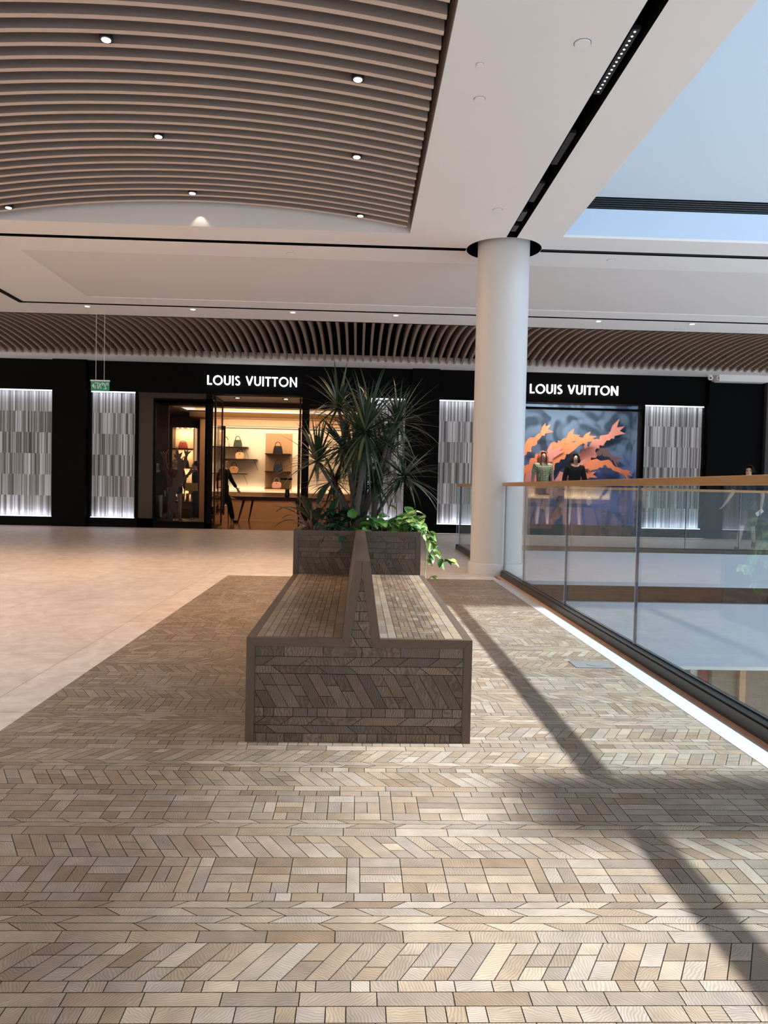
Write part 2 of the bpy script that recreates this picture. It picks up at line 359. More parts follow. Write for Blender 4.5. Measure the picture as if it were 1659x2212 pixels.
def parts_of_row(t, h, u0, u1, v0):
    out = []; u = u0 - .3 - random.random() * .1; rr = random.uniform
    def q(a, b, c, d): out.append([(a[0], v0 + a[1]), (b[0], v0 + b[1]), (c[0], v0 + c[1]), (d[0], v0 + d[1])])
    while u < u1 + .3:
        if t == 'L':
            l = .163; q((u, 0), (u + l, 0), (u + l, h), (u, h)); u += l
        elif t == 'S':
            l = random.choice((.042, .075, .06, .042, .082)); q((u, 0), (u + l, 0), (u + l, h), (u, h)); u += l
        elif t in 'PQ':
            l = random.choice((.11, .15, .19, .13)); s = h * 1.35 * (1 if t == 'P' else -1)
            q((u, 0), (u + l, 0), (u + l + s, h), (u + s, h)); u += l
        elif t in 'DE':
            l = .052; s = .57 * (1 if t == 'D' else -1)
            cuts = random.choice(([0, 1], [0, 1], [0, .5, 1], [0, .34, 1], [0, .66, 1], [0, .34, .66, 1]))
            for a, b in zip(cuts, cuts[1:]):
                q((u + s * h * a, h * a), (u + l + s * h * a, h * a), (u + l + s * h * b, h * b), (u + s * h * b, h * b))
            u += l
        elif t == 'B':
            k = random.random(); a, b = h * .28, h * .72
            if k < .35:
                l = rr(.036, .045); c = random.choice((a, b)); q((u, 0), (u + l, 0), (u + l, c), (u, c)); q((u, c), (u + l, c), (u + l, h), (u, h))
            elif k < .7:
                l = rr(.09, .16); mth = rr(.4, .6)
                q((u, 0), (u + l * mth, 0), (u + l * mth, a), (u, a)); q((u + l * mth, 0), (u + l, 0), (u + l, a), (u + l * mth, a))
                c = (a + b) / 2; q((u, a), (u + l, a), (u + l, c), (u, c)); q((u, c), (u + l, c), (u + l, b), (u, b)); q((u, b), (u + l, b), (u + l, h), (u, h))
            else:
                l = rr(.07, .09)
                q((u, 0), (u + l, 0), (u + l, a), (u, a)); q((u, b), (u + l, b), (u + l, h), (u, h))
                q((u, a), (u + l / 2, a), (u + l / 2, b), (u, b)); q((u + l / 2, a), (u + l, a), (u + l, b), (u + l / 2, b))
            u += l
    return out
def tiles(mb, rows, region, v0, mapf, key, gap=.0011, dark=1.0, bias=0):
    """rows: [(type, height)], region: convex 2D polygon, mapf: (u,v)->3D"""
    us = [p[0] for p in region]; u0, u1 = min(us), max(us); v = v0; vs_ = [p[1] for p in region]; vmax = max(vs_)
    for t, h in rows:
        if v > vmax: break
        if v + h > min(vs_):
            rb = random.uniform(-.13, .13) + bias
            for pl in parts_of_row(t, h, u0, u1, v):
                p = clip_convex(pl, pl, gap)
                if len(p) >= 3: p = clip_convex(p, region, gap)
                if len(p) >= 3:
                    r = max(0, min(1.25, random.betavariate(1.9, 2.4) + rb))
                    mb.face([mapf(*a) for a in p], key, (r * dark, random.random(), random.random(), 1))
        v += h

# ------------------------------------------------------------------ floors
SEQ = [('L', .045), ('S', .038), ('D', .139), ('L', .049), ('Q', .033), ('P', .032), ('Q', .036), ('P', .032), ('S', .041), ('B', .194), ('E', .139),
       ('L', .055), ('P', .032), ('Q', .028), ('B', .192), ('S', .044), ('L', .045), ('E', .138), ('S', .042), ('P', .028), ('Q', .037), ('D', .129), ('L', .055), ('S', .05)]
TOT = sum(h for _, h in SEQ)
PX0, PX1, PY0, PY1 = -1.51, 1.645, 1.561 - TOT, 9.13
mb = MB(); mb.box(PX0, PX1, PY0, PY1, -.3, .001, 'grout')
tiles(mb, SEQ * 7, [(PX0 + .004, PY0), (PX1 - .004, PY0), (PX1 - .004, PY1 - .004), (PX0 + .004, PY1 - .004)], PY0, lambda u, v: (u, v, .004), 'tile')
struct(mb.build('floor_wood_inlay'))
mb = MB()
mb.box(-16, PX0, -6, 18.52, -.3, 0); mb.box(PX0, 1.72, PY1, 18.52, -.3, 0); mb.box(1.72, 16, 13.78, 18.52, -.3, 0); mb.box(PX0, PX1, -6, PY0, -.3, 0)
struct(mb.build('floor', 'stone'))
mb = MB(); mb.box(PX1, 1.757, -6, PY1, -.3, .003, 'kerb'); mb.box(1.757, 1.80, -6, 9.5, -.3, .004, 'copper'); mb.box(1.80, 1.90, -6, 9.5, -.3, 0, 'kerb')
mb.box(PX1, 1.757, PY1, 9.14, -.3, .002, 'kerb'); mb.box(1.72, 1.90, 9.5, 13.78, -.3, 0, 'stone')
struct(mb.build('floor_stone_kerb'))
# floor box cover
mb = MB(); mb.box(1.36, 1.60, 4.62, 4.80, .004, .007); mb.lathe([(.05, .0071), (.05, .0085)], 1.5, 4.71, 0, 16)
tag(mb.build('floor_outlet_cover', 'covermetal'), 'grey metal outlet cover set in the wood floor near the glass', 'outlet cover')

# atrium edge on the far side, lower level
mb = MB(); mb.box(1.90, 16, 13.74, 13.78, -.61, 0, 'fascia'); mb.box(1.9, 16, 13.86, 13.9, -.91, -.61, 'brownwall'); mb.box(1.90, 16, 13.74, 13.9, -2.06, -.91, 'fascia'); mb.box(1.9, 16, 13.78, 14.6, -.61, -.3, 'ceil')
struct(mb.build('wall_atrium_far'))
mb = MB(); mb.box(1.88, 1.90, -6, 13.78, -2.0, -.002, 'ceil'); mb.box(-3, 1.90, -6, 14.6, -5.5, -2.06, 'ceil')
struct(mb.build('wall_atrium_left'))
mb = MB(); mb.box(1.9, 16, -6, 22, -5.3, -5.2); struct(mb.build('floor_lower', 'stone'))
mb = MB(); mb.box(6.96, 16, 14.6, 14.7, -5.2, -2.06, 'lowwood'); mb.box(1.9, 16, 17.2, 17.3, -5.2, -2.06, 'ceil'); mb.box(1.9, 16, 13.9, 17.3, -2.16, -2.06, 'ceil')
struct(mb.build('wall_lower_shop'))
mb = MB(); mb.box(7.46, 7.58, 14.5, 14.6, -5.2, -2.17); struct(mb.build('trim_1', 'rail'))
M['red'] = mat('red_cloth', (.55, .05, .07), .8); M['cream'] = mat('cream_cloth', (.7, .66, .58), .8); M['greenc'] = mat('green_cloth', (.10, .25, .18), .8)
M['pinkc'] = mat('pink_cloth', (.62, .16, .18), .8)
mb = MB(); mb.tube([(6.3, 15.2, -2.35), (7.3, 15.2, -2.35)], .02); mb.tube([(6.33, 15.2, -2.35), (6.33, 15.2, -5.2)], .02); mb.tube([(7.28, 15.2, -2.35), (7.28, 15.2, -5.2)], .02)
tag(mb.build('clothes_rail', 'dark'), 'clothes rail in the shop one floor down, seen through the glass', 'clothes rail')
for i, (gx, gm, gl) in enumerate([(6.05, 'pinkc', 'pink garment at the left end of the rail one floor down'), (6.2, 'greenc', 'green garment on the rail one floor down'), (6.36, 'cream', 'cream garment on the rail one floor down'), (6.57, 'red', 'red garment on the rail one floor down'), (6.74, 'pinkc', 'pink garment beside the wood wall one floor down')]):
    mb = MB(); w_ = .065; gx = 6.45 + (gx - 6.05) * 1.05
    mb.prism([(gx - w_ * .5, -2.36), (gx + w_ * .5, -2.36), (gx + w_, -2.44), (gx + w_ * 1.1, -3.15), (gx - w_ * 1.1, -3.15), (gx - w_, -2.44)], 'y', 15.0, 15.16, gm)
    o = mb.build('garment', None, None); tag(o, gl, 'garment', 'garments on the rail one floor down')

# ------------------------------------------------------------------ ceiling
CZ = 4.14
def plate(mb, xs, ys, holes, z, zt, key):
    xs = sorted(set(xs)); ys = sorted(set(ys))
    for a, b in zip(xs, xs[1:]):
        for c, d in zip(ys, ys[1:]):
            mx, my = (a + b) / 2, (c + d) / 2
            if any(h[0] < mx < h[1] and h[2] < my < h[3] for h in holes): continue
            mb.box(a, b, c, d, z, zt, key)
VX0, VX1, VY0, VY1 = -4.37, .57, 1.2, 9.33
SKX, SKY = 2.41, 9.28
CCX, CCY, CR = 1.80, 9.83, .475
sq = (CCX - CR, CCX + CR, CCY - CR, CCY + CR)
holes = [(VX0, VX1, VY0, VY1), (SKX, 16, -6, SKY), sq,
         (-16, sq[0], 9.83, 9.945), (sq[1], 16, 9.77, 9.89), (1.74, 1.87, -6, sq[2]),
         (-5.9, 16, 13.5, 13.6), (-5.9 - .0, -5.8, 13.5, 13.6), (-4.55, 16, 10.5, 13.05)]
xs = [-16, 16, VX0, VX1, SKX, sq[0], sq[1], 1.74, 1.87, -5.9, -4.55]; ys = [-6, 14.45, VY0, VY1, SKY, sq[2], sq[3], 9.77, 9.89, 9.83, 9.945, 13.5, 13.6, 10.5, 13.05]
mb = MB(); plate(mb, xs, ys, holes, CZ, CZ + .03, 'ceil')
# ring around the column
n = 64
for i in range(n):
    a0, a1 = 2 * PI * i / n, 2 * PI * (i + 1) / n
    def sqp(a):
        c, s_ = math.cos(a), math.sin(a); k = CR / max(abs(c), abs(s_)); return (CCX + c * k, CCY + s_ * k, CZ)
    r = CR * .995
    mb.face([(CCX + r * math.cos(a0), CCY + r * math.sin(a0), CZ), sqp(a0), sqp(a1), (CCX + r * math.cos(a1), CCY + r * math.sin(a1), CZ)][::-1], 'ceil')
mb.box(-16, 16, 14.4, 14.45, CZ, CZ + .6, 'ceil')
# pocket panel
mb.box(-4.55, 16, 10.5, 13.05, CZ + .012, CZ + .05, 'pocket')
struct(mb.build('ceiling'))
# slot channels
def channel(name, x0, x1, y0, y1, h=.22):
    mb = MB(); t = .01
    mb.box(x0 - t, x1 + t, y0 - t, y1 + t, CZ + h, CZ + h + t); mb.box(x0 - t, x0, y0 - t, y1 + t, CZ + .03, CZ + h); mb.box(x1, x1 + t, y0 - t, y1 + t, CZ + .03, CZ + h)
    mb.box(x0, x1, y0 - t, y0, CZ + .03, CZ + h); mb.box(x0, x1, y1, y1 + t, CZ + .03, CZ + h)
    # black inner reveal
    e = .002
    mb.box(x0, x0 + e, y0, y1, CZ + .0005, CZ + .03); mb.box(x1 - e, x1, y0, y1, CZ + .0005, CZ + .03); mb.box(x0, x1, y0, y0 + e, CZ + .0005, CZ + .03); mb.box(x0, x1, y1 - e, y1, CZ + .0005, CZ + .03)
    return struct(mb.build(name, 'void'))
channel('trim_2', -16, sq[0], 9.83, 9.945); channel('trim_3', sq[1], 16, 9.77, 9.89)
channel('trim_4', 1.74, 1.87, -6, sq[2]); channel('trim_5', -5.9, 16, 13.5, 13.6, .12)
mb = MB(); mb.box(2.3, 16, 9.835, 9.85, CZ + .005, CZ + .06); struct(mb.build('trim_6', 'shoe'))
mb = MB(); d0 = Vector((-5.85, 13.53, 0)); # diagonal slot on the far left, surface strip
mb.box(-5.9, -5.79, -6, 13.6, CZ - .002, CZ + .001)
struct(mb.build('trim_7', 'void'))
# hole above the column
mb = MB(); ins = [(CCX + CR * math.cos(2 * PI * i / n), CCY + CR * math.sin(2 * PI * i / n)) for i in range(n)]
for i in range(n):
    p, q = ins[i], ins[(i + 1) % n]; mb.face([(*p, CZ + .001), (*q, CZ + .001), (*q, CZ + .9), (*p, CZ + .9)])
mb.face([(x, y, CZ + .9) for x, y in ins]); struct(mb.build('trim_8', 'void'))

# near vault of curved slats
VC, VH, VR = (VX0 + VX1) / 2, (VX1 - VX0) / 2, .225
def arc(x, c=VC, h=VH, r=VR): t = (x - c) / h; return r * (1 - t * t)
va = thing('slatted_ceiling', 'near arched ceiling of taupe wooden slats with round downlights above the bench', 'ceiling', (VC, (VY0 + VY1) / 2, CZ))
NS = 30; protoslat = None
mbs = MB(); dep, th = .19, .05; xx0, xx1 = VX0 + .0, VX1 - .05
for j in range(NS):
    a, b = xx0 + (xx1 - xx0) * j / NS, xx0 + (xx1 - xx0) * (j + 1) / NS
    za, zb = arc(a) + .0, arc(b) + .0
    mbs.mesh([(a - VC, -th / 2, za), (b - VC, -th / 2, zb), (b - VC, -th / 2, zb + dep), (a - VC, -th / 2, za + dep), (a - VC, th / 2, za), (b - VC, th / 2, zb), (b - VC, th / 2, zb + dep), (a - VC, th / 2, za + dep)],
             [(0, 1, 2, 3), (7, 6, 5, 4), (3, 2, 6, 7)] + ([(0, 3, 7, 4)] if j == 0 else []) + ([(1, 5, 6, 2)] if j == NS - 1 else []), 'slat')
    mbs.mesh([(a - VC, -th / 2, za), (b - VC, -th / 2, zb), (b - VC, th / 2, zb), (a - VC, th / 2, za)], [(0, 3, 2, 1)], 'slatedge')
yslat = [9.13 - .1755 * k for k in range(44)]
for k, yy in enumerate(yslat):
    if yy < VY0 + .1: break
    if protoslat is None:
        protoslat = mbs.build('slat', None, va); o = protoslat
    else:
        o = protoslat.copy(); C.objects.link(o); o.parent = va
    o.location = (0, yy - (VY0 + VY1) / 2, 0)
mb = MB()
for j in range(NS):
    a, b = VX0 + 2 * VH * j / NS, VX0 + 2 * VH * (j + 1) / NS
    mb.box(a, b, VY0, 9.22, CZ + arc(a) + .22, CZ + arc(a) + .26, 'slatback')
wparent(mb.build('backing_panel'), va)
mb = MB(); mb.box(VX1, VX1 + .02, VY0, VY1, CZ + .03, CZ + 1.0, 'slat'); mb.box(VX1 - .002, VX1, VY0, VY1, CZ + .0, CZ + .8, 'slat'); mb.box(VX0 - .02, VX0, VY0, VY1, CZ, CZ + 1, 'slat'); mb.box(VX0, VX1, VY0 - .02, VY0, CZ, CZ + 1, 'slat')
struct(mb.build('trim_9'))
mb = MB(); mb.box(VX0, VX1, VY1 + .001, VY1 + .02, CZ + .03, CZ + 1.0, 'ceil'); mb.box(VX0, VX1, VY0, VY1, CZ + 1.0, CZ + 1.02, 'slatback'); struct(mb.build('trim_10'))

# far vault of slats running front to back
FY0, FY1, FZ0, FZ1, FR = 14.45, 17.75, CZ, 3.95, .13
vb = thing('slatted_ceiling', 'far arched ceiling of thin brown slats above the shopfront', 'ceiling', (0, FY0, CZ))
mbs = MB(); NS2 = 22; dep, th = .20, .05
def farc(t): return (FZ1 - CZ) * t + FR * (1 - (2 * t - 1) ** 2)
for j in range(NS2):
    ta, tb = j / NS2, (j + 1) / NS2; ya, yb = (FY1 - FY0) * ta, (FY1 - FY0 - .03) * tb; za, zb = farc(ta), farc(tb)
    mbs.mesh([(-th / 2, ya, za), (-th / 2, yb, zb), (-th / 2, yb, zb + dep), (-th / 2, ya, za + dep), (th / 2, ya, za), (th / 2, yb, zb), (th / 2, yb, zb + dep), (th / 2, ya, za + dep)],
             [(3, 2, 1, 0), (4, 5, 6, 7), (0, 1, 5, 4), (3, 7, 6, 2)] + ([(0, 4, 7, 3)] if j == 0 else []) + ([(1, 2, 6, 5)] if j == NS2 - 1 else []))
pf = None; rest = MB()
for i in range(-49, 58):
    x = i * .1745 + .07
    if -8.25 <= x <= 9.2:
        if pf is None: pf = mbs.build('slat', 'slat2', vb); o = pf
        else: o = pf.copy(); C.objects.link(o); o.parent = vb
        o.location = (x, 0, 0)
    else:
        rest.mesh([(v[0] + x, v[1], v[2]) for v in mbs.v], mbs.f)
o = rest.build('outer_slats', 'slat2', vb); o['kind'] = 'stuff'
mb = MB(); mb.box(-12, 14, 0, FY1 - FY0, .42, .45); mb.build('backing_panel', 'void', vb)
mb = MB(); mb.box(-16, 16, FY1, 18.62, 3.95, 4.10, 'ceil'); mb.box(-16, 16, FY1 + .02, 18.62, 4.10, 5.1, 'void'); mb.box(-16, -10, FY0, FY1, CZ, CZ + .1, 'ceil'); mb.box(12, 16, FY0, FY1, CZ, CZ + .1, 'ceil'); mb.box(-16, 16, FY0 - .03, FY0, CZ + .0, CZ + 1, 'ceil')
mb.box(8.6, 9.8, 18.2, 18.6, 3.80, 3.95, 'ceil')
struct(mb.build('ceiling_soffit'))

# skylight well: fascia, louvre band, leaning wall, upper roof with opening
mb = MB(); mb.box(SKX - .02, 16, SKY + .001, SKY + .05, CZ + .03, 4.49, 'wellblue'); struct(mb.build('wall_skylight_front'))
mb = MB()
for i in range(6): mb.box(SKX - .02, 16, SKY + .06 - .0, SKY + .12, 4.495 + i * .026, 4.511 + i * .026, 'dark')
mb.box(SKX - .02, 16, SKY + .12, SKY + .14, 4.48, 4.7, 'void'); struct(mb.build('trim_11'))
prof = [(9.32, 4.65), (9.26, 4.72), (9.14, 4.86), (8.95, 5.15), (8.7, 5.7), (8.5, 6.4), (8.35, 7.4), (8.3, 9.0)]
mb = MB()
mb.mesh([(x, y, z) for y, z in prof for x in (SKX - .02, 16)], [(2 * i, 2 * i + 1, 2 * i + 3, 2 * i + 2) for i in range(len(prof) - 1)])
o = struct(mb.build('wall_skylight_upper', 'wellgrey', smooth=True))
mb = MB(); mb.box(SKX - .04, SKX - .01, -6, 9.4, CZ + .03, 9.0); struct(mb.build('wall_skylight_left', 'ceil'))
mb = MB(); mb.box(SKX - .03, 16, -6.05, -6, CZ + .03, 9.0, 'ceil'); struct(mb.build('wall_skylight_back'))
mb = MB(); mb.box(16, 16.05, -6, 9.4, CZ + .03, 9.0, 'ceil'); struct(mb.build('wall_skylight_right'))
mb = MB(); mb.box(SKX, 6.4, -6, 9.3, 9.0, 9.1)  # unseen roof, its opening edge placed to bound the sun patch
for i in range(6): mb.box(6.4 + i * .14, 6.4 + i * .14 + .14 * (.88 - .13 * i), -6, 9.3, 9.0, 9.01)   # unseen louvres added to soften the left edge of the sun patch
mb.box(5.9, 16, 7.2, 9.3, 9.0, 9.1); mb.box(13, 16, -6, 7.2, 9.0, 9.1)
mb.box(7.75, 13, 2.5, 3.05, 8.7, 9.1); mb.box(6.85, 13, -1.2, -.7, 8.7, 9.1)
struct(mb.build('ceiling_upper', 'ceil'))

# column
col = thing('column', 'round cream column rising through a black ring in the ceiling', 'column', (CCX, CCY, 0))
mb = MB(); mb.lathe([(.328, .14), (.328, 4.95)], n=64); mb.build('shaft', 'column', col, smooth=True)
mb = MB(); mb.lathe([(.352, 0), (.352, .14), (.345, .152), (.328, .156)], n=64); o = mb.build('base_ring', 'column', col)
for p in o.data.polygons: p.use_smooth = len(p.vertices) == 4
for o in col.children:
    bm = bmesh.new(); bm.from_mesh(o.data)
    for e in bm.edges:
        if e.is_boundary or (len(e.link_faces) == 2 and e.calc_face_angle(0) > .6): e.smooth = False
    bm.to_mesh(o.data); bm.free()

# downlights in the near vault
def downlight(x, y, z, r=.05, label='', s=1.0, body=True, tilt=0):
    t = thing('downlight', label, 'light', (x, y, z), 'round downlights in the slatted ceiling')
    mb = MB(); mb.lathe([(r, 0), (r, .06)], n=20); mb.build('bezel', 'dark', t, smooth=False)
    mb = MB(); mb.lathe([(r * .66, -.003), (r * .68, .001)], n=20); mb.build('bulb', 'bulb', t)
    return t
DL = [(-1.93, 5.82, 'downlight in the slats, nearest of the left-hand row'), (-.06, 6.02, 'downlight in the slats, nearest of the right-hand row'), (-1.95, 7.40, 'downlight in the slats, second of the left-hand row'),
      (-.07, 7.43, 'downlight in the slats, second of the right-hand row'), (-1.93, 8.90, 'downlight at the far end of the slats above the bright lunette spot'), (-4.05, 8.98, 'downlight in the slats at the left edge of the photo'), (-.03, 8.98, 'downlight in the slats, farthest on the right by the ceiling corner')]
for x, y, lb in DL:
    y = 9.13 - .1755 * (round((9.13 - y) / .1755 - .5) + .5); z = CZ + arc(x) - .012
    downlight(x, y, z, label=lb)
    near = y < 8.5
    lamp('downlight_beam', 'SPOT', (x, y + (.0 if near else .12), z - .03), 85 if not near else (150 if x > -1 else 80), (1, .62, .36), aim=(0, .05 if near else .12, -1), size=.04, spot_size=math.radians(64), spot_blend=.7)
lamp('lunette_wash', 'SPOT', (-1.93, 9.24, CZ + .17), .8, (1, .78, .6), aim=(0, .45, -1), size=.01, spot_size=math.radians(75), spot_blend=.5)
# small lights beyond the second slot
for i, x in enumerate((-4.78, -2.95, -1.2, .62, 4.25, 5.95, 7.7)):
    t = thing('downlight', ['flat', 'flat'][0] + ' white downlight beyond the dark ceiling slot, ' + ['first from the left', 'second from the left', 'third from the left', 'nearest left of the column', 'nearest right of the column', 'second right of the column', 'at the right photo edge'][i], 'light', (x, 13.72, CZ - .009), 'flat downlights beyond the ceiling slot')
    mb = MB(); mb.lathe([(.055, 0), (.065, .009)], n=20); mb.build('bezel', 'white', t)
    mb = MB(); mb.lathe([(.042, -.003), (.042, .001)], n=20); mb.build('lens', 'led2' if 'led2' in M else 'bulb', t)
for x, y, r, lb in [(1.474, 5.30, .055, 'round white cover plate on the ceiling between the slats and the black slot'), (.82, 5.61, .026, 'small white sensor on the ceiling nearest the slats'), (.895, 6.10, .042, 'white ribbed sprinkler disc on the ceiling beside the slats'),
                    (1.469, 8.455, .05, 'round white cover plate on the ceiling just in front of the column'), (-.942, 10.29, .05, 'round speaker in the ceiling beyond the first slot, left of the column'), (3.28, 10.13, .05, 'round speaker in the ceiling right of the column'),
                    (-4.92, 14.27, .05, 'round sensor on the ceiling strip above the exit sign'), (-1.10, 14.3, .05, 'round sensor on the ceiling strip left of the column'), (5.88, 14.2, .05, 'round sensor on the ceiling strip at the right')]:
    t = thing('ceiling_disc', lb, 'ceiling fitting', (x, y, CZ)); mb = MB(); mb.lathe([(r * .96, -.008), (r, -.002), (r, 0)], n=28); mb.build('plate', 'white', t)
    mb = MB(); mb.lathe([(r * 1.08, -.001), (r * 1.08, 0)], n=28); mb.build('gasket', 'shoe', t)
# grilles in the long black slot
for i, (ya, yb) in enumerate([(5.15, 6.0), (6.65, 7.3), (7.75, 8.25), (8.55, 8.85), (9.0, 9.2)]):
    t = thing('linear_light', 'row of tiny lamps in the black ceiling slot, ' + ['nearest the camera', 'second from the camera', 'third from the camera', 'fourth from the camera', 'closest to the column'][i], 'light', (1.775, ya, CZ + .02), 'linear fittings in the black ceiling slot')
    mb = MB(); mb.box(-.012, .045, 0, yb - ya, 0, .03); mb.build('housing', 'dark', t)
    y = .03; lp = None
    while y < yb - ya - .02:
        if lp is None: mb = MB(); mb.lathe([(.007, -.003), (.009, 0)], 0, 0, 0, 8); lp = o = mb.build('lamp', 'slotlamp' if i == 0 else 'shoe', t)
        else: o = lp.copy(); C.objects.link(o)
        o.location = (.016, y, 0); y += .052

# ------------------------------------------------------------------ balustrades
def balustrade(label, joints, p0, axis):
    t = thing('glass_balustrade', label, 'balustrade', p0)
    def bx(mb, a, b, c0, c1, z0, z1, key=None):
        if axis == 'y': mb.box(c0, c1, a - p0[1], b - p0[1], z0, z1, key)
        else: mb.box(a - p0[0], b - p0[0], c0, c1, z0, z1, key)
    a0, a1 = joints[0], joints[-1]
    for a, b in zip(joints, joints[1:]):
        mb = MB(); g = .006
        bx(mb, a + g, b - g, -.009, .009, .05, 1.13, 'glass'); o = mb.build('glass_panel', None, t)
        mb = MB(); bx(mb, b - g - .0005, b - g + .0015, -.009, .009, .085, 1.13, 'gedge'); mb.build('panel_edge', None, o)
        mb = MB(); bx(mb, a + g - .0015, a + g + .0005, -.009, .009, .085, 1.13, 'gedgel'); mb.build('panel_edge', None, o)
    mb = MB(); bx(mb, a0, a1, -.045, .045, 1.128, 1.173); mb.build('handrail', 'rail' if axis == 'y' else 'rail', t, bevel=.003)
    mb = MB(); bx(mb, a0, a1, -.04, .04, .0, .066, 'shoe'); bx(mb, a0, a1, -.03, -.010, .066, .085, 'shoecap'); bx(mb, a0, a1, .010, .03, .066, .085, 'shoecap'); mb.build('base_shoe', None, t)
    return t
balustrade('long glass balustrade with oak handrail along the wood floor, ending at the column', [-5.18, -3.49, -1.8, -.11, 1.58, 3.27, 4.96, 6.66, 8.35, 9.47], (1.84, 0, .0), 'y')
balustrade('glass balustrade running away behind the column', [10.2, 11.95, 13.70], (1.84, 10.2, .0), 'y')
balustrade('glass balustrade with handrail on the far side of the atrium', [1.80, 3.9, 6.0, 7.0, 8.9, 10.8, 12.7], (1.80, 13.82, .0), 'x')

# ------------------------------------------------------------------ bench
BX0, BX1, BY0, BY1 = -.449, .498, 3.205, 5.60
SZ, TZ, FW = .444, .770, .036
bench = thing('bench', 'long double-sided wooden bench of end-grain blocks with a tapered backrest', 'bench', (0.026, BY0, 0))
P = [(-.051, SZ), (-.005, TZ), (.060, TZ), (.108, SZ)]
mb = MB(); mb.box(BX0 + .006, BX1 - .006, BY0 + .012, BY1, 0.004, SZ - .004, 'grout'); mb.prism([(P[0][0] + .004, SZ - .01), (P[3][0] - .004, SZ - .01), (P[2][0] - .003, TZ - .004), (P[1][0] + .003, TZ - .004)], 'y', BY0 + .012, BY1, 'grout')
wparent(mb.build('core'), bench)
BR = [('S', .039), ('Q', .034), ('P', .036), ('S', .038), ('E', .144), ('Q', .034), ('P', .038), ('L', .045)]
yf = BY0 + .004
mb = MB(); mf = lambda u, v: (u, yf, v)
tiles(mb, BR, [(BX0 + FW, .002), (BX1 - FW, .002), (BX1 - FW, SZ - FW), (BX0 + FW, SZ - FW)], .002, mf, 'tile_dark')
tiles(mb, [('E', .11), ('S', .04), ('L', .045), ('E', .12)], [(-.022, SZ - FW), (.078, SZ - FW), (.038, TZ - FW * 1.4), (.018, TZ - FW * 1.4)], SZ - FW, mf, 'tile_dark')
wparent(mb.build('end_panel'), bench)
def bar(mb, poly, y0=BY0, y1=BY0 + .03, key='framex'):
    mb.prism(poly, 'y', y0, y1, key)
g = .0008
mb = MB()
bar(mb, [(BX0, 0), (BX0 + FW, 0), (BX0 + FW, SZ - FW - g), (BX0, SZ - g)], key='framez')
bar(mb, [(BX1 - FW, 0), (BX1, 0), (BX1, SZ - g), (BX1 - FW, SZ - FW - g)], key='framez')
bar(mb, [(BX0, SZ), (BX0 + FW, SZ - FW), (-.022 - g, SZ - FW), (-.051 - g, SZ)])
bar(mb, [(.108 + g, SZ), (.078 + g, SZ - FW), (BX1 - FW, SZ - FW), (BX1, SZ)])
bar(mb, [(-.051, SZ), (-.022, SZ - FW), (.0264, TZ - .05), (.027 - g, TZ), (-.005, TZ)], key='framez')
bar(mb, [(.108, SZ), (.060, TZ), (.027 + g, TZ), (.0276, TZ - .05), (.078, SZ - FW)], key='framez')
wparent(mb.build('end_frame'), bench)
for sgn, (a, b) in ((-1, (BX0, P[0][0])), (1, (P[3][0], BX1))):
    mb = MB()
    # outer edge board then strips, blocks, strips
    e0, e1 = (a, a + FW) if sgn < 0 else (b - FW, b)
    mb.box(e0, e1, BY0 + .03, BY1, SZ - .02, SZ, 'frame')
    u0, u1 = (a + FW, b) if sgn < 0 else (a, b - FW)
    W = u1 - u0; cuts = [0, .034, .068, W - .078, W - .04, W] if sgn < 0 else [0, .036, .072, W - .078, W - .04, W]
    mp_ = lambda u, v: (v, u, SZ - .0005)    # rows run along the bench
    vv = u0
    kinds = [('L', cuts[1]), ('L', cuts[2] - cuts[1])]
    bw = cuts[3] - cuts[2]; kinds += [('B', bw)]
    kinds += [('L', cuts[4] - cuts[3]), ('L', cuts[5] - cuts[4])]
    for (k_, h_) in kinds:
        reg = [(BY0 + .03, vv), (BY1, vv), (BY1, vv + h_), (BY0 + .03, vv + h_)]
        if k_ == 'B':
            sub = h_ / 2
            v2 = vv
            for q in range(2):
                tiles(mb, [('B', sub)], [(BY0 + .03, v2), (BY1, v2), (BY1, v2 + sub), (BY0 + .03, v2 + sub)], v2, mp_, 'tile_seat'); v2 += sub
        else:
            tiles(mb, [(k_, h_)], reg, vv, mp_, 'tile_seat', bias=.38)
        vv += h_
    wparent(mb.build('seat'), bench)
    mb = MB(); xo = a if sgn < 0 else b; xi = xo - sgn * .004
    rg = [(BY0 + .03, .004), (BY1, .004), (BY1, SZ - .02), (BY0 + .03, SZ - .02)]
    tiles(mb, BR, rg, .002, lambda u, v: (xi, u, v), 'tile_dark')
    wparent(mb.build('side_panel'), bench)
mb = MB()
mb.prism([P[0], (P[0][0] + .02, SZ), (P[1][0] + .02, TZ - .006), P[1]], 'y', BY0 + .03, BY1, 'frame'); mb.prism([(P[3][0] - .02, SZ), P[3], P[2], (P[2][0] - .02, TZ - .006)], 'y', BY0 + .03, BY1, 'frame')
mb.prism([(P[1][0], TZ - .006), (P[2][0], TZ - .006), (P[2][0], TZ), (P[1][0], TZ)], 'y', BY0 + .03, BY1, 'frame')
wparent(mb.build('backrest'), bench)

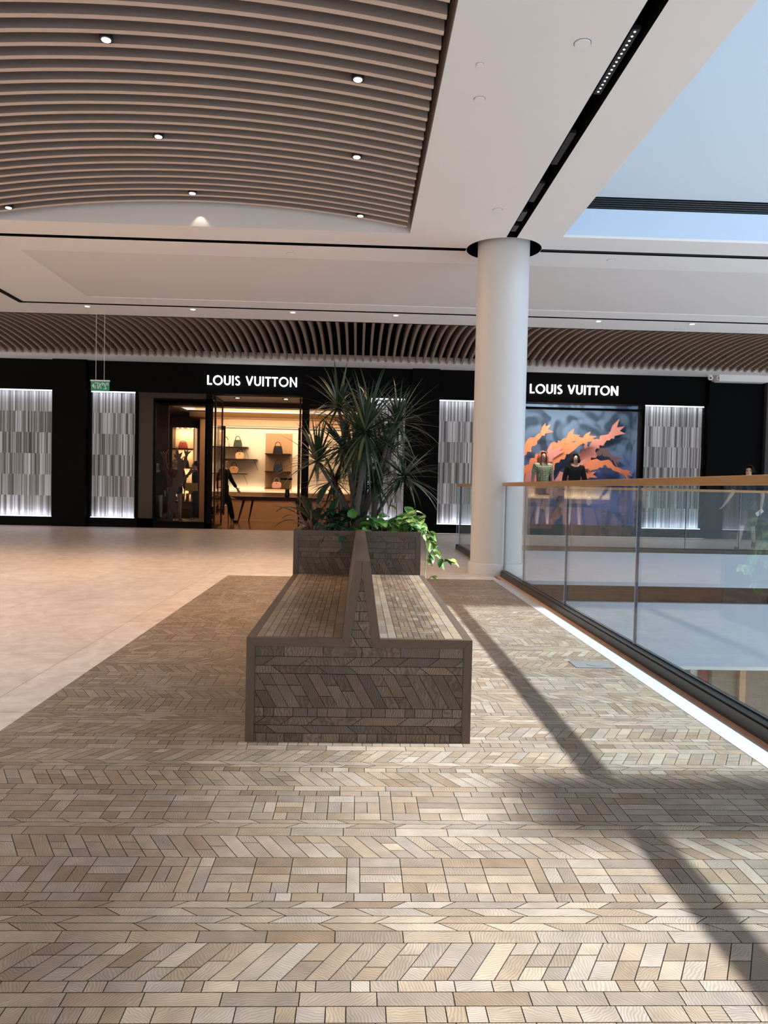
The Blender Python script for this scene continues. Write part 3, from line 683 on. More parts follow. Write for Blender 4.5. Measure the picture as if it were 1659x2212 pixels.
# ------------------------------------------------------------------ planter
LX0, LX1, LY0, LY1, LZ = -.457, .472, 5.602, 6.60, .758
pl = thing('planter', 'square wooden planter box at the end of the bench, full of plants', 'planter', (0, LY0, 0))
mb = MB(); t = .05
mb.box(LX0 + .006, LX1 - .006, LY0 + .006, LY0 + t, 0, LZ - .03); mb.box(LX0 + .006, LX1 - .006, LY1 - t, LY1 - .006, 0, LZ - .03); mb.box(LX0 + .006, LX0 + t, LY0 + t, LY1 - t, 0, LZ - .03); mb.box(LX1 - t, LX1 - .006, LY0 + t, LY1 - t, 0, LZ - .03)
mb.box(LX0 + t, LX1 - t, LY0 + t, LY1 - t, 0, .05)
wparent(mb.build('core', 'grout'), pl)
PR = [('S', .039), ('Q', .034), ('P', .036), ('S', .038), ('L', .045), ('P', .035), ('Q', .033), ('S', .04), ('D', .06), ('E', .135), ('S', .04), ('P', .033), ('L', .048), ('Q', .04)]
hh = sum(h for _, h in PR); PR0 = LZ - FW - hh
for nm, u0, u1, mf in [('front', LX0, LX1, lambda u, v: (u, LY0 + .003, v)), ('back', LX0, LX1, lambda u, v: (u, LY1 - .003, v)), ('left', LY0, LY1, lambda u, v: (LX0 + .003, u, v)), ('right', LY0, LY1, lambda u, v: (LX1 - .003, u, v))]:
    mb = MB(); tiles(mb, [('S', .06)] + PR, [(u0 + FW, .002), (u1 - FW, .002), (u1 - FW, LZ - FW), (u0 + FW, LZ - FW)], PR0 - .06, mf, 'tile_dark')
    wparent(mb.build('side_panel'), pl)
mb = MB()
for (a, b) in ((LX0, LX0 + FW), (LX1 - FW, LX1)):
    for (c, d) in ((LY0, LY0 + FW), (LY1 - FW, LY1)): mb.box(a, b, c, d, 0, LZ - FW, 'framez')
mb.box(LX0, LX1, LY0, LY0 + .05, LZ - FW, LZ, 'framex'); mb.box(LX0, LX1, LY1 - .05, LY1, LZ - FW, LZ, 'framex'); mb.box(LX0, LX0 + .05, LY0 + .05, LY1 - .05, LZ - FW, LZ, 'frame'); mb.box(LX1 - .05, LX1, LY0 + .05, LY1 - .05, LZ - FW, LZ, 'frame')
wparent(mb.build('frame'), pl)
mb = MB(); mb.box(LX0 + t, LX1 - t, LY0 + t, LY1 - t, .60, .70); o = wparent(mb.build('soil', 'soil'), pl)

# ------------------------------------------------------------------ plants
def strap_leaf(mb, p, d, L_, w_, droop, key, n=7, fold=.25, key2=None, twist=0):
    p = Vector(p); d = Vector(d).normalized(); pts = []; seg = L_ / n; q = p.copy(); dd = d.copy()
    for i in range(n + 1):
        pts.append((q.copy(), dd.copy())); q += dd * seg; dd = (dd + Vector((0, 0, -droop * (i + 1) / n * .35))).normalized()
    sd0 = d.cross(Vector((0, 0, 1)));
    if sd0.length < .05: sd0 = Vector((1, 0, 0))
    sd0.normalize()
    if twist: sd0 = (Matrix.Rotation(twist, 3, d) @ sd0)
    vs = []; fs = []
    for i, (q, dd) in enumerate(pts):
        t_ = i / n; ww = w_ * (math.sin(PI * min(1, .12 + t_ * .95) ** .55) if t_ < 1 else 0) * .5 + .0004
        s_ = (sd0 - dd * sd0.dot(dd)).normalized(); up = s_.cross(dd)
        vs += [q - s_ * ww + up * fold * ww, q, q + s_ * ww + up * fold * ww]
    for i in range(n):
        a = i * 3; fs += [(a, a + 1, a + 4, a + 3), (a + 1, a + 2, a + 5, a + 4)]
    mb.mesh(vs, fs, key)
def broad_leaf(mb, p, d, L_, w_, droop, key, n=6, up0=None, heart=False):
    p = Vector(p); d = Vector(d).normalized(); q = p.copy(); dd = d.copy()
    sd = d.cross(Vector((0, 0, 1))); sd = Vector((1, 0, 0)) if sd.length < .05 else sd.normalized()
    if up0: sd = Matrix.Rotation(up0, 3, d) @ sd
    vs = []; fs = []
    for i in range(n + 1):
        t_ = i / n
        ww = (math.sin(PI * t_ ** (.62 if heart else .8)) ** (.75)) * w_ * .5 + .0006
        s_ = (sd - dd * sd.dot(dd)).normalized(); up = s_.cross(dd)
        back = -dd * (w_ * .16 * (1 - t_ * 3)) if heart and t_ < .34 else Vector((0, 0, 0))
        vs += [q - s_ * ww + up * .25 * ww + back, q - s_ * ww * .5 + up * .05 * ww + back * .4, q, q + s_ * ww * .5 + up * .05 * ww + back * .4, q + s_ * ww + up * .25 * ww + back]
        q = q + dd * (L_ / n); dd = (dd + Vector((0, 0, -droop * .3))).normalized()
    for i in range(n):
        for k in range(4): a = i * 5 + k; fs.append((a, a + 1, a + 6, a + 5))
    mb.mesh(vs, fs, key)
def rdir(el0, el1, az=None):
    a = random.uniform(0, 2 * PI) if az is None else az; e = random.uniform(el0, el1); return Vector((math.cos(a) * math.cos(e), math.sin(a) * math.cos(e), math.sin(e)))
dr = thing('dracaena', 'tall dracaena with several heads of long narrow leaves in the planter', 'plant', (.03, 6.1, .70))
heads = [((.05, 5.76, 1.49), .54, 84, 'f'), ((-.12, 5.95, 1.38), .38, 44, 'u'), ((.14, 6.05, 1.12), .36, 40, 'd'), ((.26, 6.25, 1.38), .38, 44, 'u'), ((.02, 6.2, 1.58), .36, 40, 'u'), ((-.16, 6.05, 1.70), .40, 42, 'u'), ((.31, 6.15, 1.60), .42, 48, 'u'), ((-.31, 5.95, 1.27), .40, 44, 'u'), ((.36, 6.0, 1.17), .42, 42, 'd'),
         ((.10, 6.35, 1.72), .36, 36, 'u'), ((-.06, 6.3, 1.40), .42, 40, 'u'), ((.18, 6.3, 1.30), .42, 36, 'u'), ((-.18, 6.15, 1.12), .36, 30, 'u'), ((.22, 5.95, 1.42), .36, 26, 'u')]
for i, (h, L_, nn, md) in enumerate(heads):
    hx, hy, hz = h; bx_, by_ = .03 + (hx - .03) * .25 + random.uniform(-.03, .03), 6.12 + random.uniform(-.06, .08)
    pts = [(bx_, by_, .68), (bx_ + (hx - bx_) * .15 + random.uniform(-.02, .02), by_ + (hy - by_) * .1, .68 + (hz - .68) * .35), (bx_ + (hx - bx_) * .6, by_ + (hy - by_) * .5, .68 + (hz - .68) * .72), (hx, hy, hz)]
    if i == 0: pts = [(.02, 5.92, .68), (.00, 5.90, .92), (.03, 5.86, 1.15), (.05, 5.80, 1.36), (.05, 5.785, 1.45)]
    mb = MB(); r0 = .021 if i == 0 else .014; mb.tube(pts, [r0 * (1.15 - .3 * k / len(pts)) for k in range(len(pts))], 10)
    wparent(mb.build('stem', 'trunk', smooth=True), dr)
    mb = MB()
    for k in range(int(nn * 1.3) if md != 'f' else nn):
        d = rdir(-.7, 1.25)
        if md == 'f':
            th_ = 2 * PI * k / nn + random.uniform(-.05, .05); d = Vector((math.cos(th_), random.uniform(-.75, .25), math.sin(th_)))
        elif md == 'd': d = rdir(-.7, .9)
        strap_leaf(mb, Vector(h) + d * .01, d, L_ * random.uniform(.7, 1.12), random.uniform(.019, .029), random.uniform(.12, 1.0), 'leafd2' if random.random() < .13 else 'leafd')
    wparent(mb.build('leaf_crown', smooth=False), dr)
# aglaonema with pink stems
ag = thing('aglaonema', 'dark-leaved plant with pink stems at the left front of the planter', 'plant', (-.32, 5.78, .70))
ms = MB(); ml = MB()
for k in range(26):
    az = -PI / 2 + (k - 13) * .29 + random.uniform(-.1, .1); e = random.uniform(.75, 1.5)
    d = Vector((math.cos(az) * math.cos(e), math.sin(az) * math.cos(e) * .7, math.sin(e)))
    b0 = Vector((0, 0, -.02)); L1 = random.uniform(.10, .27); p1 = b0 + d * L1
    ms.tube([b0, b0 + d * L1 * .5 + Vector((0, 0, .01)), p1], [.008, .0055, .004], 6)
    dl = Vector((d.x * 1.6, d.y * 1.5, d.z * .55)); broad_leaf(ml, p1, dl, random.uniform(.17, .25), random.uniform(.05, .075), random.uniform(.3, .9), 'aglo')
ms.build('stem', 'pink', ag, smooth=True); ml.build('foliage', None, ag, smooth=True)
# a single drooping leaf over the rim belongs to the peace lily
li = thing('peace_lily', 'dark green broad-leaved plant beside the pink-stemmed one', 'plant', (-.12, 5.85, .70))
ms = MB(); ml = MB()
for k in range(40):
    d = rdir(.35, 1.4); b0 = Vector((random.uniform(-.12, .12), random.uniform(-.08, .2), -.02)); p1 = b0 + d * random.uniform(.08, .2)
    ms.tube([b0, p1], .004, 5); broad_leaf(ml, p1, Vector((d.x, d.y, d.z * .5)), random.uniform(.14, .22), random.uniform(.05, .075), random.uniform(.3, .9), 'lily')
broad_leaf(ml, (-.12, -.17, .10), (-.1, -.5, -.4), .17, .055, .9, 'aglo')
ms.build('stem', 'lily', li, smooth=True); ml.build('foliage', None, li, smooth=True)
co = thing('cordyline', 'small plant with a few dark red leaves behind the peace lily', 'plant', (-.13, 6.15, .70)); mb = MB(); mb.tube([(0, 0, -.02), (-.02, 0, .3), (-.05, -.02, .45)], [.012, .01, .008], 8); mb.build('stem', 'trunk', co, smooth=True)
mb = MB()
for k in range(14):
    d = rdir(.0, 1.3); strap_leaf(mb, (-.04, -.02, random.uniform(.25, .44)), d, random.uniform(.14, .24), .026, .6, 'redleaf')
mb.build('foliage', None, co)
# pothos, trailing over the right side
po = thing('pothos', 'bright variegated pothos trailing over the right side of the planter', 'plant', (.28, 5.85, .70))
ms = MB(); ml = MB()
for k in range(130):
    a = random.random(); bx_ = random.uniform(-.32, .22) if k < 60 else random.uniform(.02, .2)
    p1 = Vector((bx_, random.uniform(-.17, .28), random.uniform(.03, .20 if k > 60 else .15))); d = rdir(-.5, .8); d.y -= .35
    if k % 3 == 0: ms.tube([(p1.x * .8, p1.y + .03, -.03), p1], .003, 5)
    broad_leaf(ml, p1, d, random.uniform(.07, .115), random.uniform(.055, .085), random.uniform(.2, .8), 'pothosy' if (k > 62 and random.random() < .45) else 'pothos', up0=random.uniform(-.5, .5), heart=True)
trails = [[(.15, -.05, .10), (.24, -.06, .09), (.30, -.08, .0), (.33, -.08, -.10), (.37, -.09, -.16), (.42, -.09, -.15), (.45, -.09, -.17)], [(.12, -.1, .1), (.22, -.12, .08), (.26, -.13, -.02), (.27, -.13, -.12), (.29, -.13, -.2)],
          [(.1, 0, .1), (.22, 0, .08), (.28, 0, -.03), (.33, -.01, -.12), (.36, -.02, -.2)], [(.16, .1, .1), (.24, .1, .06), (.27, .1, -.1), (.26, .1, -.25), (.26, .05, -.34), (.30, -.02, -.29)]]
for ti, tr in enumerate(trails):
    ms.tube(tr, .0035, 6)
    for i in range(1, len(tr)):
        for q in range(3 if ti < 3 else (0 if i in (2, 3) else 2)):
            p = Vector(tr[i]).lerp(Vector(tr[i - 1]), random.random()); d = Vector((random.uniform(-.4, 1), random.uniform(-1, .1), random.uniform(-1, .3)))
            broad_leaf(ml, p + Vector((0, -.01, 0)), d, random.uniform(.055, .08), random.uniform(.04, .055), .4, 'pothos' if random.random() < .6 else 'pothosy', up0=random.uniform(-.6, .6), heart=True)
ms.build('vine', 'vine', po, smooth=True); ml.build('foliage', None, po, smooth=True)

# ------------------------------------------------------------------ shopfront
SY = 18.6       # front plane of the black fascia
mb = MB()
zt = 4.0
def bk(x0, x1, z0, z1, y0=SY, y1=SY + .35): mb.box(x0, x1, y0, y1, z0, z1)
bk(-16, 16, 3.235, zt); 
bk(-16, -4.88, 0, .215)
for a, b in ((-7.24, -6.37), (1.12, 1.93), (8.44, 9.86)): bk(a, b, .215, 3.235)
bk(-7.24, -6.45, .0, zt, SY - .12, SY); bk(1.27, 1.93, 0, zt - .0, SY - .12, SY)
bk(8.5, 9.86, 0, 3.82, SY - .12, SY)
bk(-5.33, -5.27, .215, 3.235); bk(-5.27, -4.88, .0, .22)
bk(.0, .24, 0, 3.235); bk(.24, 3.95, 0, .215); bk(3.55, 4.0, .215, 3.235); bk(6.93, 6.98, .215, 3.235); bk(3.95, 9.86, 0, .215)
struct(mb.build('wall_front', 'black'))
mb = MB(); mb.box(9.86, 16, SY - .25, SY + .2, 0, 3.86); struct(mb.build('wall_right', 'stonedark' if 'stonedark' in M else 'brownwall'))
# light-wall panels
PN = [(-10.6, -7.24, 'wide striped glass wall panel at the left photo edge'), (-6.37, -5.33, 'narrow striped glass wall panel beside the exit sign'), (.24, 1.12, 'striped glass wall panel behind the dracaena'), (1.93, 3.55, 'striped glass wall panel just left of the column'), (6.98, 8.44, 'striped glass wall panel right of the mannequin window')]
for a, b, lb in PN:
    t = thing('wall_panel', lb, 'wall panel', (a, SY + .1, .215), 'backlit striped wall panels')
    mb = MB(); mb.box(0, b - a, .0, .03, .0, 3.02); mb.build('screen', 'stripe', t)
    mb = MB(); mb.box(0, b - a, -.09, -.06, 2.99, 3.015); mb.build('light_strip', 'led', t)
    mb = MB(); mb.box(0, b - a, -.09, -.06, .003, .02); mb.build('light_strip', 'led', t)
    mid = (a + b) / 2
    lamp('panel_light', 'AREA', (mid, SY + .02, 3.21), 5.5 * (b - a), (.78, .86, 1), aim=(0, .30, -1), size=b - a, sizey=.04)
    lamp('panel_light', 'AREA', (mid, SY + .02, .235), 5.5 * (b - a), (.78, .84, 1), aim=(0, .30, 1), size=b - a, sizey=.04)
# letters
def ribbon(mb, pts, w_, y0, y1, closed=False):
    pts = [Vector((p[0], p[1])) for p in pts]; n_ = len(pts); L_ = []; R_ = []
    for i in range(n_):
        if closed: a, b = pts[i - 1], pts[(i + 1) % n_]
        else: a, b = pts[max(i - 1, 0)], pts[min(i + 1, n_ - 1)]
        d1 = (pts[i] - a); d2 = (b - pts[i])
        if d1.length < 1e-9: d1 = d2
        if d2.length < 1e-9: d2 = d1
        d1 = d1.normalized(); d2 = d2.normalized(); tn = (d1 + d2)
        tn = tn.normalized() if tn.length > 1e-3 else d1
        nn = Vector((-tn.y, tn.x)); k = 1 / max(.45, abs(nn.dot(Vector((-d1.y, d1.x))))); L_.append(pts[i] + nn * w_ / 2 * k); R_.append(pts[i] - nn * w_ / 2 * k)
    for i in range(n_ if closed else n_ - 1):
        j = (i + 1) % n_; q = [L_[i], R_[i], R_[j], L_[j]]
        mb.prism([(p.x, p.y) for p in q], 'y', y0, y1)
def arcp(cx, cy, rx, ry, a0, a1, n_=16): return [(cx + rx * math.cos(math.radians(a0 + (a1 - a0) * i / n_)), cy + ry * math.sin(math.radians(a0 + (a1 - a0) * i / n_))) for i in range(n_ + 1)]
GL = {'L': (.50, [[(.09, 1), (.09, .09), (.5, .09)]]), 'O': (1.02, ['ring']), 'U': (.72, [[(.09, 1), (.09, .4)] + arcp(.36, .36, .27, .28, 180, 360, 12)[1:] + [(.63, 1)]]),
      'I': (.20, [[(.1, 0), (.1, 1)]]), 'S': (.56, [arcp(.28, .735, .18, .19, 40, 200, 9) + arcp(.28, .27, .2, .2, 90, -150, 12)[1:]]),
      'V': (.76, [[(.06, 1), (.38, .06)], [(.70, 1), (.38, .06)]]), 'T': (.60, [[(.0, .915), (.60, .915)], [(.3, 0), (.3, .9)]]), 'N': (.80, [[(.1, 0), (.1, 1)], [(.12, .93), (.68, .07)], [(.70, 0), (.70, 1)]])}
def sign(x0, x1, z0, h, label):
    word = 'LOUIS VUITTON'; sp = .125
    tot = sum((.34 if c == ' ' else GL[c][0]) for c in word) + sp * (len(word) - 1); k = (x1 - x0) / (tot * h)
    t = thing('shop_sign', label, 'sign', (x0, SY - .02, z0)); x = 0
    for c in word:
        if c == ' ': x += (.34 + sp); continue
        mb = MB(); wd, st = GL[c]
        for s_ in st:
            if s_ == 'ring': ribbon(mb, [(p[0] * h * k, p[1] * h) for p in [(x + a, b) for a, b in arcp(.51, .5, .43, .44, 0, 360, 28)[:-1]]], .138 * h, -.05, 0, True)
            else: ribbon(mb, [((x + a) * h * k, b * h) for a, b in s_], .138 * h, -.05, 0)
        mb.build('letter', 'letter', t); x += wd + sp
sign(-3.63, -1.49, 3.44, .225, 'lit white LOUIS VUITTON lettering above the open shop door')
sign(4.12, 6.285, 3.435, .225, 'lit white LOUIS VUITTON lettering above the mannequin window')

# window and door frames
def frame(mb, x0, x1, z0, z1, y0, y1, wd=.08):
    mb.box(x0, x0 + wd, y0, y1, z0, z1); mb.box(x1 - wd, x1, y0, y1, z0, z1); mb.box(x0 + wd, x1 - wd, y0, y1, z1 - wd, z1); mb.box(x0 + wd, x1 - wd, y0, y1, z0, z0 + wd)
def window(name, x0, x1, z0, z1, label=None):
    mb = MB(); frame(mb, x0, x1, z0, z1, SY, SY + .12, .05); o = struct(mb.build(name, 'black'))
    mb = MB(); mb.box(x0 + .05, x1 - .05, SY + .05, SY + .06, z0 + .05, z1 - .05); mb.build('pane', 'sglass', o); return o
mb = MB(); mb.box(-5.27, -4.90, SY + .06, SY + .3, .22, 3.1); mb.box(-5.27, -3.5, SY + .04, SY + .3, 3.1, 3.235); struct(mb.build('wall_bronze_reveal', 'metalb'))
window('window_1', -4.9, -3.62, .11, 3.05)
mb = MB(); mb.box(-3.66, -3.52, SY, SY + .2, 0, 3.235); mb.box(-4.9, -3.52, SY, SY + .12, 3.0, 3.1); mb.box(-4.9, -3.52, SY, SY + .2, 0, .12); mb.box(-1.36, -1.24, SY, SY + .2, 0, 3.235); mb.box(-1.24, 0, SY, SY + .2, 0, .12); mb.box(-1.24, 0, SY, SY + .12, 3.08, 3.235)
struct(mb.build('trim_12', 'black'))
window('window_2', -1.24, 0.02, .11, 3.08); window('window_3', 3.98, 6.95, .215, 3.12)
for i, (x, sg) in enumerate(((-3.47, 1), (-1.42, -1))):    # glass doors standing open inwards
    mb = MB(); z1 = 3.2
    mb.box(x - .02, x + .02, SY + .2, SY + .25, .02, z1); mb.box(x - .02, x + .02, SY + 1.15, SY + 1.2, .02, z1); mb.box(x - .02, x + .02, SY + .25, SY + 1.15, z1 - .05, z1); mb.box(x - .02, x + .02, SY + .25, SY + 1.15, .02, .08)
    o = struct(mb.build('door_%d' % (i + 1), 'table'))
    mb = MB(); mb.box(x - .005, x + .005, SY + .25, SY + 1.15, .08, z1 - .05); mb.build('pane', 'sglass', o)
    mb = MB(); hx = x + sg * .08
    mb.tube([(hx, SY + 1.05, .3), (hx, SY + 1.05, 2.55)], .028, 10); mb.box(min(x, hx), max(x, hx), SY + 1.02, SY + 1.08, 2.45, 2.55); mb.box(min(x, hx), max(x, hx), SY + 1.02, SY + 1.08, .35, .45); mb.build('door_handle', 'table', o)

# ------------------------------------------------------------------ shop interior
IY = 24.6
mb = MB(); mb.box(-8.5, 1.3, SY + .0, IY + .5, -.05, -.001); struct(mb.build('floor_shop', 'shopfloor'))
mb = MB()
mb.box(-4.78, -.2, IY + .25, IY + .3, .8, 2.95, 'interior')
mb.box(-6.9, -4.78, IY - .0, IY + .3, 0, 3.4, 'brownwall'); mb.box(-.2, 1.3, IY, IY + .3, 0, 3.4, 'brownwall')
mb.box(-4.95, -4.78, IY - .3, IY + .02, 0, 3.1, 'intwood')
mb.box(-4.78, -.2, IY, IY + .3, 0, .84, 'intwood'); mb.box(-4.78, -.2, IY - .01, IY + .3, 2.93, 3.14, 'intwood'); mb.box(-4.78, -.2, IY - .02, IY + .0, .60, .625, 'table')
mb.box(-2.97, -2.11, IY + .235, IY + .25, .89, 2.74, 'intwood')
struct(mb.build('wall_shop_back'))
mb = MB(); mb.box(-8.6, -8.5, SY + .35, IY, 0, 3.4); mb.box(1.3, 1.4, SY + .35, IY, 0, 3.4); struct(mb.build('wall_shop_sides', 'brownwall'))
mb = MB()
mb.box(-5.2, 1.3, SY + .2, 20.3, 3.235, 3.3, 'interior'); mb.box(-8.5, -5.2, SY + .2, 25, 3.25, 3.3, 'brownwall')
mb.box(-5.2, 1.3, 20.3, 20.45, 3.1, 3.3, 'table'); mb.box(-5.2, 1.3, 20.45, 21.9, 3.22, 3.3, 'intwood'); mb.box(-5.2, 1.3, 21.9, 24.2, 3.44, 3.5, 'interior'); mb.box(-5.2, 1.3, 23.9, 24.62, 3.14, 3.30, 'intwood'); mb.box(-5.2, 1.3, 21.9, 21.95, 3.22, 3.5, 'interior')
struct(mb.build('ceiling_shop'))
mb = MB(); mb.box(-5.0, 1.2, 23.7, 23.86, 3.34, 3.42); tag(mb.build('cove_light', 'warmglow'), 'warm yellow light strip in the shop ceiling cove', 'light')
mb = MB(); mb.box(-4.7, -.3, IY + .10, IY + .2, .845, .86, 'nicheglow'); mb.box(-4.7, -.3, IY + .1, IY + .2, 2.90, 2.92, 'nicheglow'); mb.box(-4.76, -4.74, IY + .1, IY + .2, .9, 2.9, 'nicheglow')
tag(mb.build('niche_light', None), 'glowing light strips edging the cream display niche in the shop', 'light')
lamp('cove_area', 'AREA', (-2, 23.0, 3.36), 22, (1, .70, .36), aim=(0, .3, 1), size=5.5, sizey=.8)
lamp('niche_area', 'AREA', (-2.4, 23.9, 3.1), 52, (1, .76, .54), aim=(0, .55, -1), size=4.4, sizey=.15)
lamp('niche_area_low', 'AREA', (-2.4, 24.75, .88), 6, (1, .78, .54), aim=(0, .2, 1), size=4.4, sizey=.1)
lamp('shop_area', 'AREA', (-2.4, 21.0, 3.2), 15, (1, .66, .38), aim=(0, 0, -1), size=5, sizey=.8)
for i, x in enumerate((-3.02, -1.82)):
    t = thing('recessed_light', ['recessed lamp over the shop entrance, on the left', 'recessed lamp over the shop entrance, on the right'][i], 'light', (x, 19.3, 3.23), 'recessed lamps over the shop entrance')
    mb = MB(); mb.box(-.1, .1, -.05, .05, -.004, .006); mb.build('housing', 'dark', t); mb = MB(); mb.lathe([(.045, -.008), (.045, 0)], .0, 0, 0, 14); mb.build('bulb', 'bulb', t)
# shelves
def shelf(x0, x1, z, label, y0=IY - .1, y1=IY + .23, grp='display shelves in the lit niche'):
    t = thing('display_shelf', label, 'shelf', ((x0 + x1) / 2, y1, z), grp); hw = (x1 - x0) / 2
    mb = MB(); mb.box(-hw, hw, y0 - y1, 0, -.025, 0); mb.build('board', 'shelf', t)
    mb = MB(); mb.tube([(hw - .10, -.28, -.02), (hw + .0, -.02, -.34)], .006, 6); mb.build('brace', 'shelf', t)
SH = [(-4.66, -3.5, 2.27, 'upper left display shelf in the lit niche'), (-4.3, -3.2, 1.89, 'middle left display shelf in the lit niche'), (-4.66, -3.52, 1.43, 'lower left display shelf in the lit niche'), (-2.95, -2.13, 2.085, 'top shelf on the wooden niche panel'), (-2.95, -2.13, 1.525, 'middle shelf on the wooden niche panel'), (-2.95, -2.13, .985, 'bottom shelf on the wooden niche panel')]
for s_ in SH: shelf(*s_)
def bag(x, y, z, w_, h, key, label, round_=False, handle='shelf', group='handbags in the lit niche', hz=1.0, mk=None):
    M_ = key; t = thing('handbag', label, 'handbag', (x, y, z), group)
    mb = MB(); n_ = 6
    vs = []; fs = []; prof = [(0, .94), (.08, 1), (.5, .93), (.85, .82), (1, .74)] if not round_ else [(0, .8), (.1, .95), (.45, 1.02), (.8, .9), (1, .55)]
    for f, k in prof:
        hw, hd = w_ / 2 * k, .07 * (1.1 - f * .75)
        vs += [(-hw, -hd, h * f), (-hw * .8, -hd * 1.25, h * f), (hw * .8, -hd * 1.25, h * f), (hw, -hd, h * f), (hw, hd, h * f), (-hw, hd, h * f)]
    for i in range(len(prof) - 1):
        for j in range(6): a = i * 6 + j; b = i * 6 + (j + 1) % 6; fs.append((a, b, b + 6, a + 6))
    fs += [(5, 4, 3, 2, 1, 0), tuple((len(prof) - 1) * 6 + j for j in range(6))]; mb.mesh(vs, fs); mb.build('body', key, t)
    mb = MB(); mb.tube([(w_ * .30 * math.cos(a), -.02, h * .98 + h * .55 * hz * math.sin(a)) for a in [PI * i / 12 for i in range(13)]], .010, 6); mb.build('handle', handle, t, smooth=True)
    mb = MB(); mb.box(-.015, .015, -.075, -.06, h * .72, h * .82); mb.build('clasp', 'metalb', t)
    return t
M['bgreen'] = mat('bag_green', (.035, .05, .025), .5, spec=.12); M['bpeach'] = mat('bag_peach', (.62, .30, .14), .5); M['btan'] = mat('bag_tan', (.42, .20, .08), .5); M['bblush'] = mat('bag_blush', (.70, .42, .30), .5)
M['bblack'] = mat('bag_black', (.006, .005, .006), .5, spec=.12); M['bnavy'] = mat('bag_navy', (.012, .016, .03), .5, spec=.12); M['bpink'] = mat('bag_pink', (.72, .33, .25), .5); M['yellow'] = mat('bag_yellow', (.50, .31, .02), .5); M['bred'] = mat('bag_red_brown', (.30, .055, .02), .5)
by = IY + .02
bag(-3.82, by, 2.272, .26, .22, 'bgreen', 'dark green handbag with a curved handle on the upper left shelf')
bag(-4.2, by, 2.272, .22, .20, 'bblush', 'pale blush handbag on the upper left shelf')
bag(-3.75, by, 1.892, .28, .21, 'bpeach', 'round peach handbag on the middle left shelf', True)
bag(-3.93, by, 1.432, .28, .22, 'btan', 'slouchy tan handbag on the lower left shelf', True)
bag(-2.55, by, 2.087, .30, .24, 'bblack', 'black handbag on the top shelf of the wooden panel')
bag(-2.53, by, 1.527, .30, .24, 'bnavy', 'navy handbag on the middle shelf of the wooden panel')
bag(-2.57, by, .987, .30, .20, 'bpink', 'pink handbag with a white handle on the bottom shelf', True, 'white', hz=1.2)
# left niche cabinet
t = thing('display_cabinet', 'tall lit display cabinet seen through the left shop window', 'cabinet', (-5.4, 24.3, 0))
mb = MB(); mb.box(-.34, .32, .1, .12, .28, 2.80, 'interior'); mb.box(-.37, -.33, -.3, .12, .2, 2.85, 'shelf'); mb.box(.31, .35, -.3, .12, .2, 2.85, 'interior'); mb.box(-.37, .35, -.3, .12, 2.80, 2.85, 'shelf'); mb.box(-.37, .35, -.3, .12, 0, .28, 'brownwall'); mb.build('carcass', None, t)
for z in (2.16, 1.58, 1.03, .52): mb = MB(); mb.box(-.33, .31, -.25, .1, z - .04, z); mb.build('shelf', 'shelf', t)
mb = MB(); [mb.box(x, x + .04, -.1, -.06, 2.785, 2.799) for x in (-.25, -.1, .08, .22)]; mb.build('spotlight_row', 'bulb', t)
lamp('cabinet_light', 'AREA', (-5.4, 24.15, 2.77), 9, (1, .62, .32), aim=(0, .2, -1), size=.55, sizey=.1)
for cz_ in (2.10, 1.52, .97): lamp('cabinet_shelf_light', 'AREA', (-5.4, 24.2, cz_), 3.5, (1, .62, .32), aim=(0, .3, -1), size=.55, sizey=.08)
bag(-5.46, 24.25, 2.162, .28, .20, 'bred', 'boxy red-brown handbag on the cabinet shelf behind the left window', group=None, hz=.3)
bag(-5.40, 24.25, 1.582, .26, .22, 'bblack', 'dark handbag on the second cabinet shelf behind the left window', group=None)
t = thing('ankle_boots', 'pair of black ankle boots on the lowest cabinet shelf', 'shoes', (-5.37, 24.2, .522))
for dx in (-.07, .07):
    mb = MB(); mb.tube([(dx, .05, .0), (dx, .05, .10), (dx, .06, .24)], [.045, .042, .055], 10); mb.tube([(dx, .05, .035), (dx - .02, -.06, .03), (dx - .02, -.10, .02)], [.035, .033, .02], 8); mb.build('boot', 'bblack', t, smooth=True)
# table and vase
t = thing('table', 'long dark walnut table with splayed legs inside the shop', 'table', (-2.3, 22.55, 0))
mb = MB(); mb.prism([(-1.28, .74), (1.35, .74), (1.35, .715), (1.05, .63), (-1.0, .63), (-1.28, .715)], 'y', -.45, .45); mb.build('tabletop', 'table', t)
for lx, ly, dx in ((-.95, -.32, -.16), (-.78, .32, -.12), (.55, -.32, .14), (.62, .32, .16)): mb = MB(); mb.tube([(lx, ly, .64), (lx + dx, ly * 1.1, 0)], [.035, .016], 8); mb.build('leg', 'table', t, smooth=True)
t = thing('vase', 'bronze vase of dark flowers on the shop table', 'vase', (-2.03, 22.4, .74))
mb = MB(); mb.lathe([(.06, 0), (.075, .05), (.065, .13), (.06, .22), (.058, .23)], n=16); mb.build('pot', 'metalb', t, smooth=True)
mb = MB(); mf_ = MB()
for k in range(11): a = k * .57; tx, ty = .17 * math.cos(a) * (.4 + .6 * (k % 3) / 2), .06 * math.sin(a); mb.tube([(0, 0, .2), (tx, ty, .52)], .005, 5); mf_.ball((tx, ty, .53), .038, n=8, m=5)
mb.build('stem', 'vine', t); mf_.build('flower_head', 'bblack', t)
t = thing('magazine', 'green booklet lying open on the shop table', 'booklet', (-2.85, 22.35, .742)); mb = MB(); mb.mesh([(-.22, -.12, 0), (0, -.12, .02), (.22, -.12, 0), (.22, .12, 0), (0, .12, .02), (-.22, .12, 0)], [(0, 1, 4, 5), (1, 2, 3, 4)]); mb.build('pages', 'greenc', t)
t = thing('chair', 'dark wooden chair tucked at the left end of the shop table', 'chair', (-3.95, 22.6, 0))
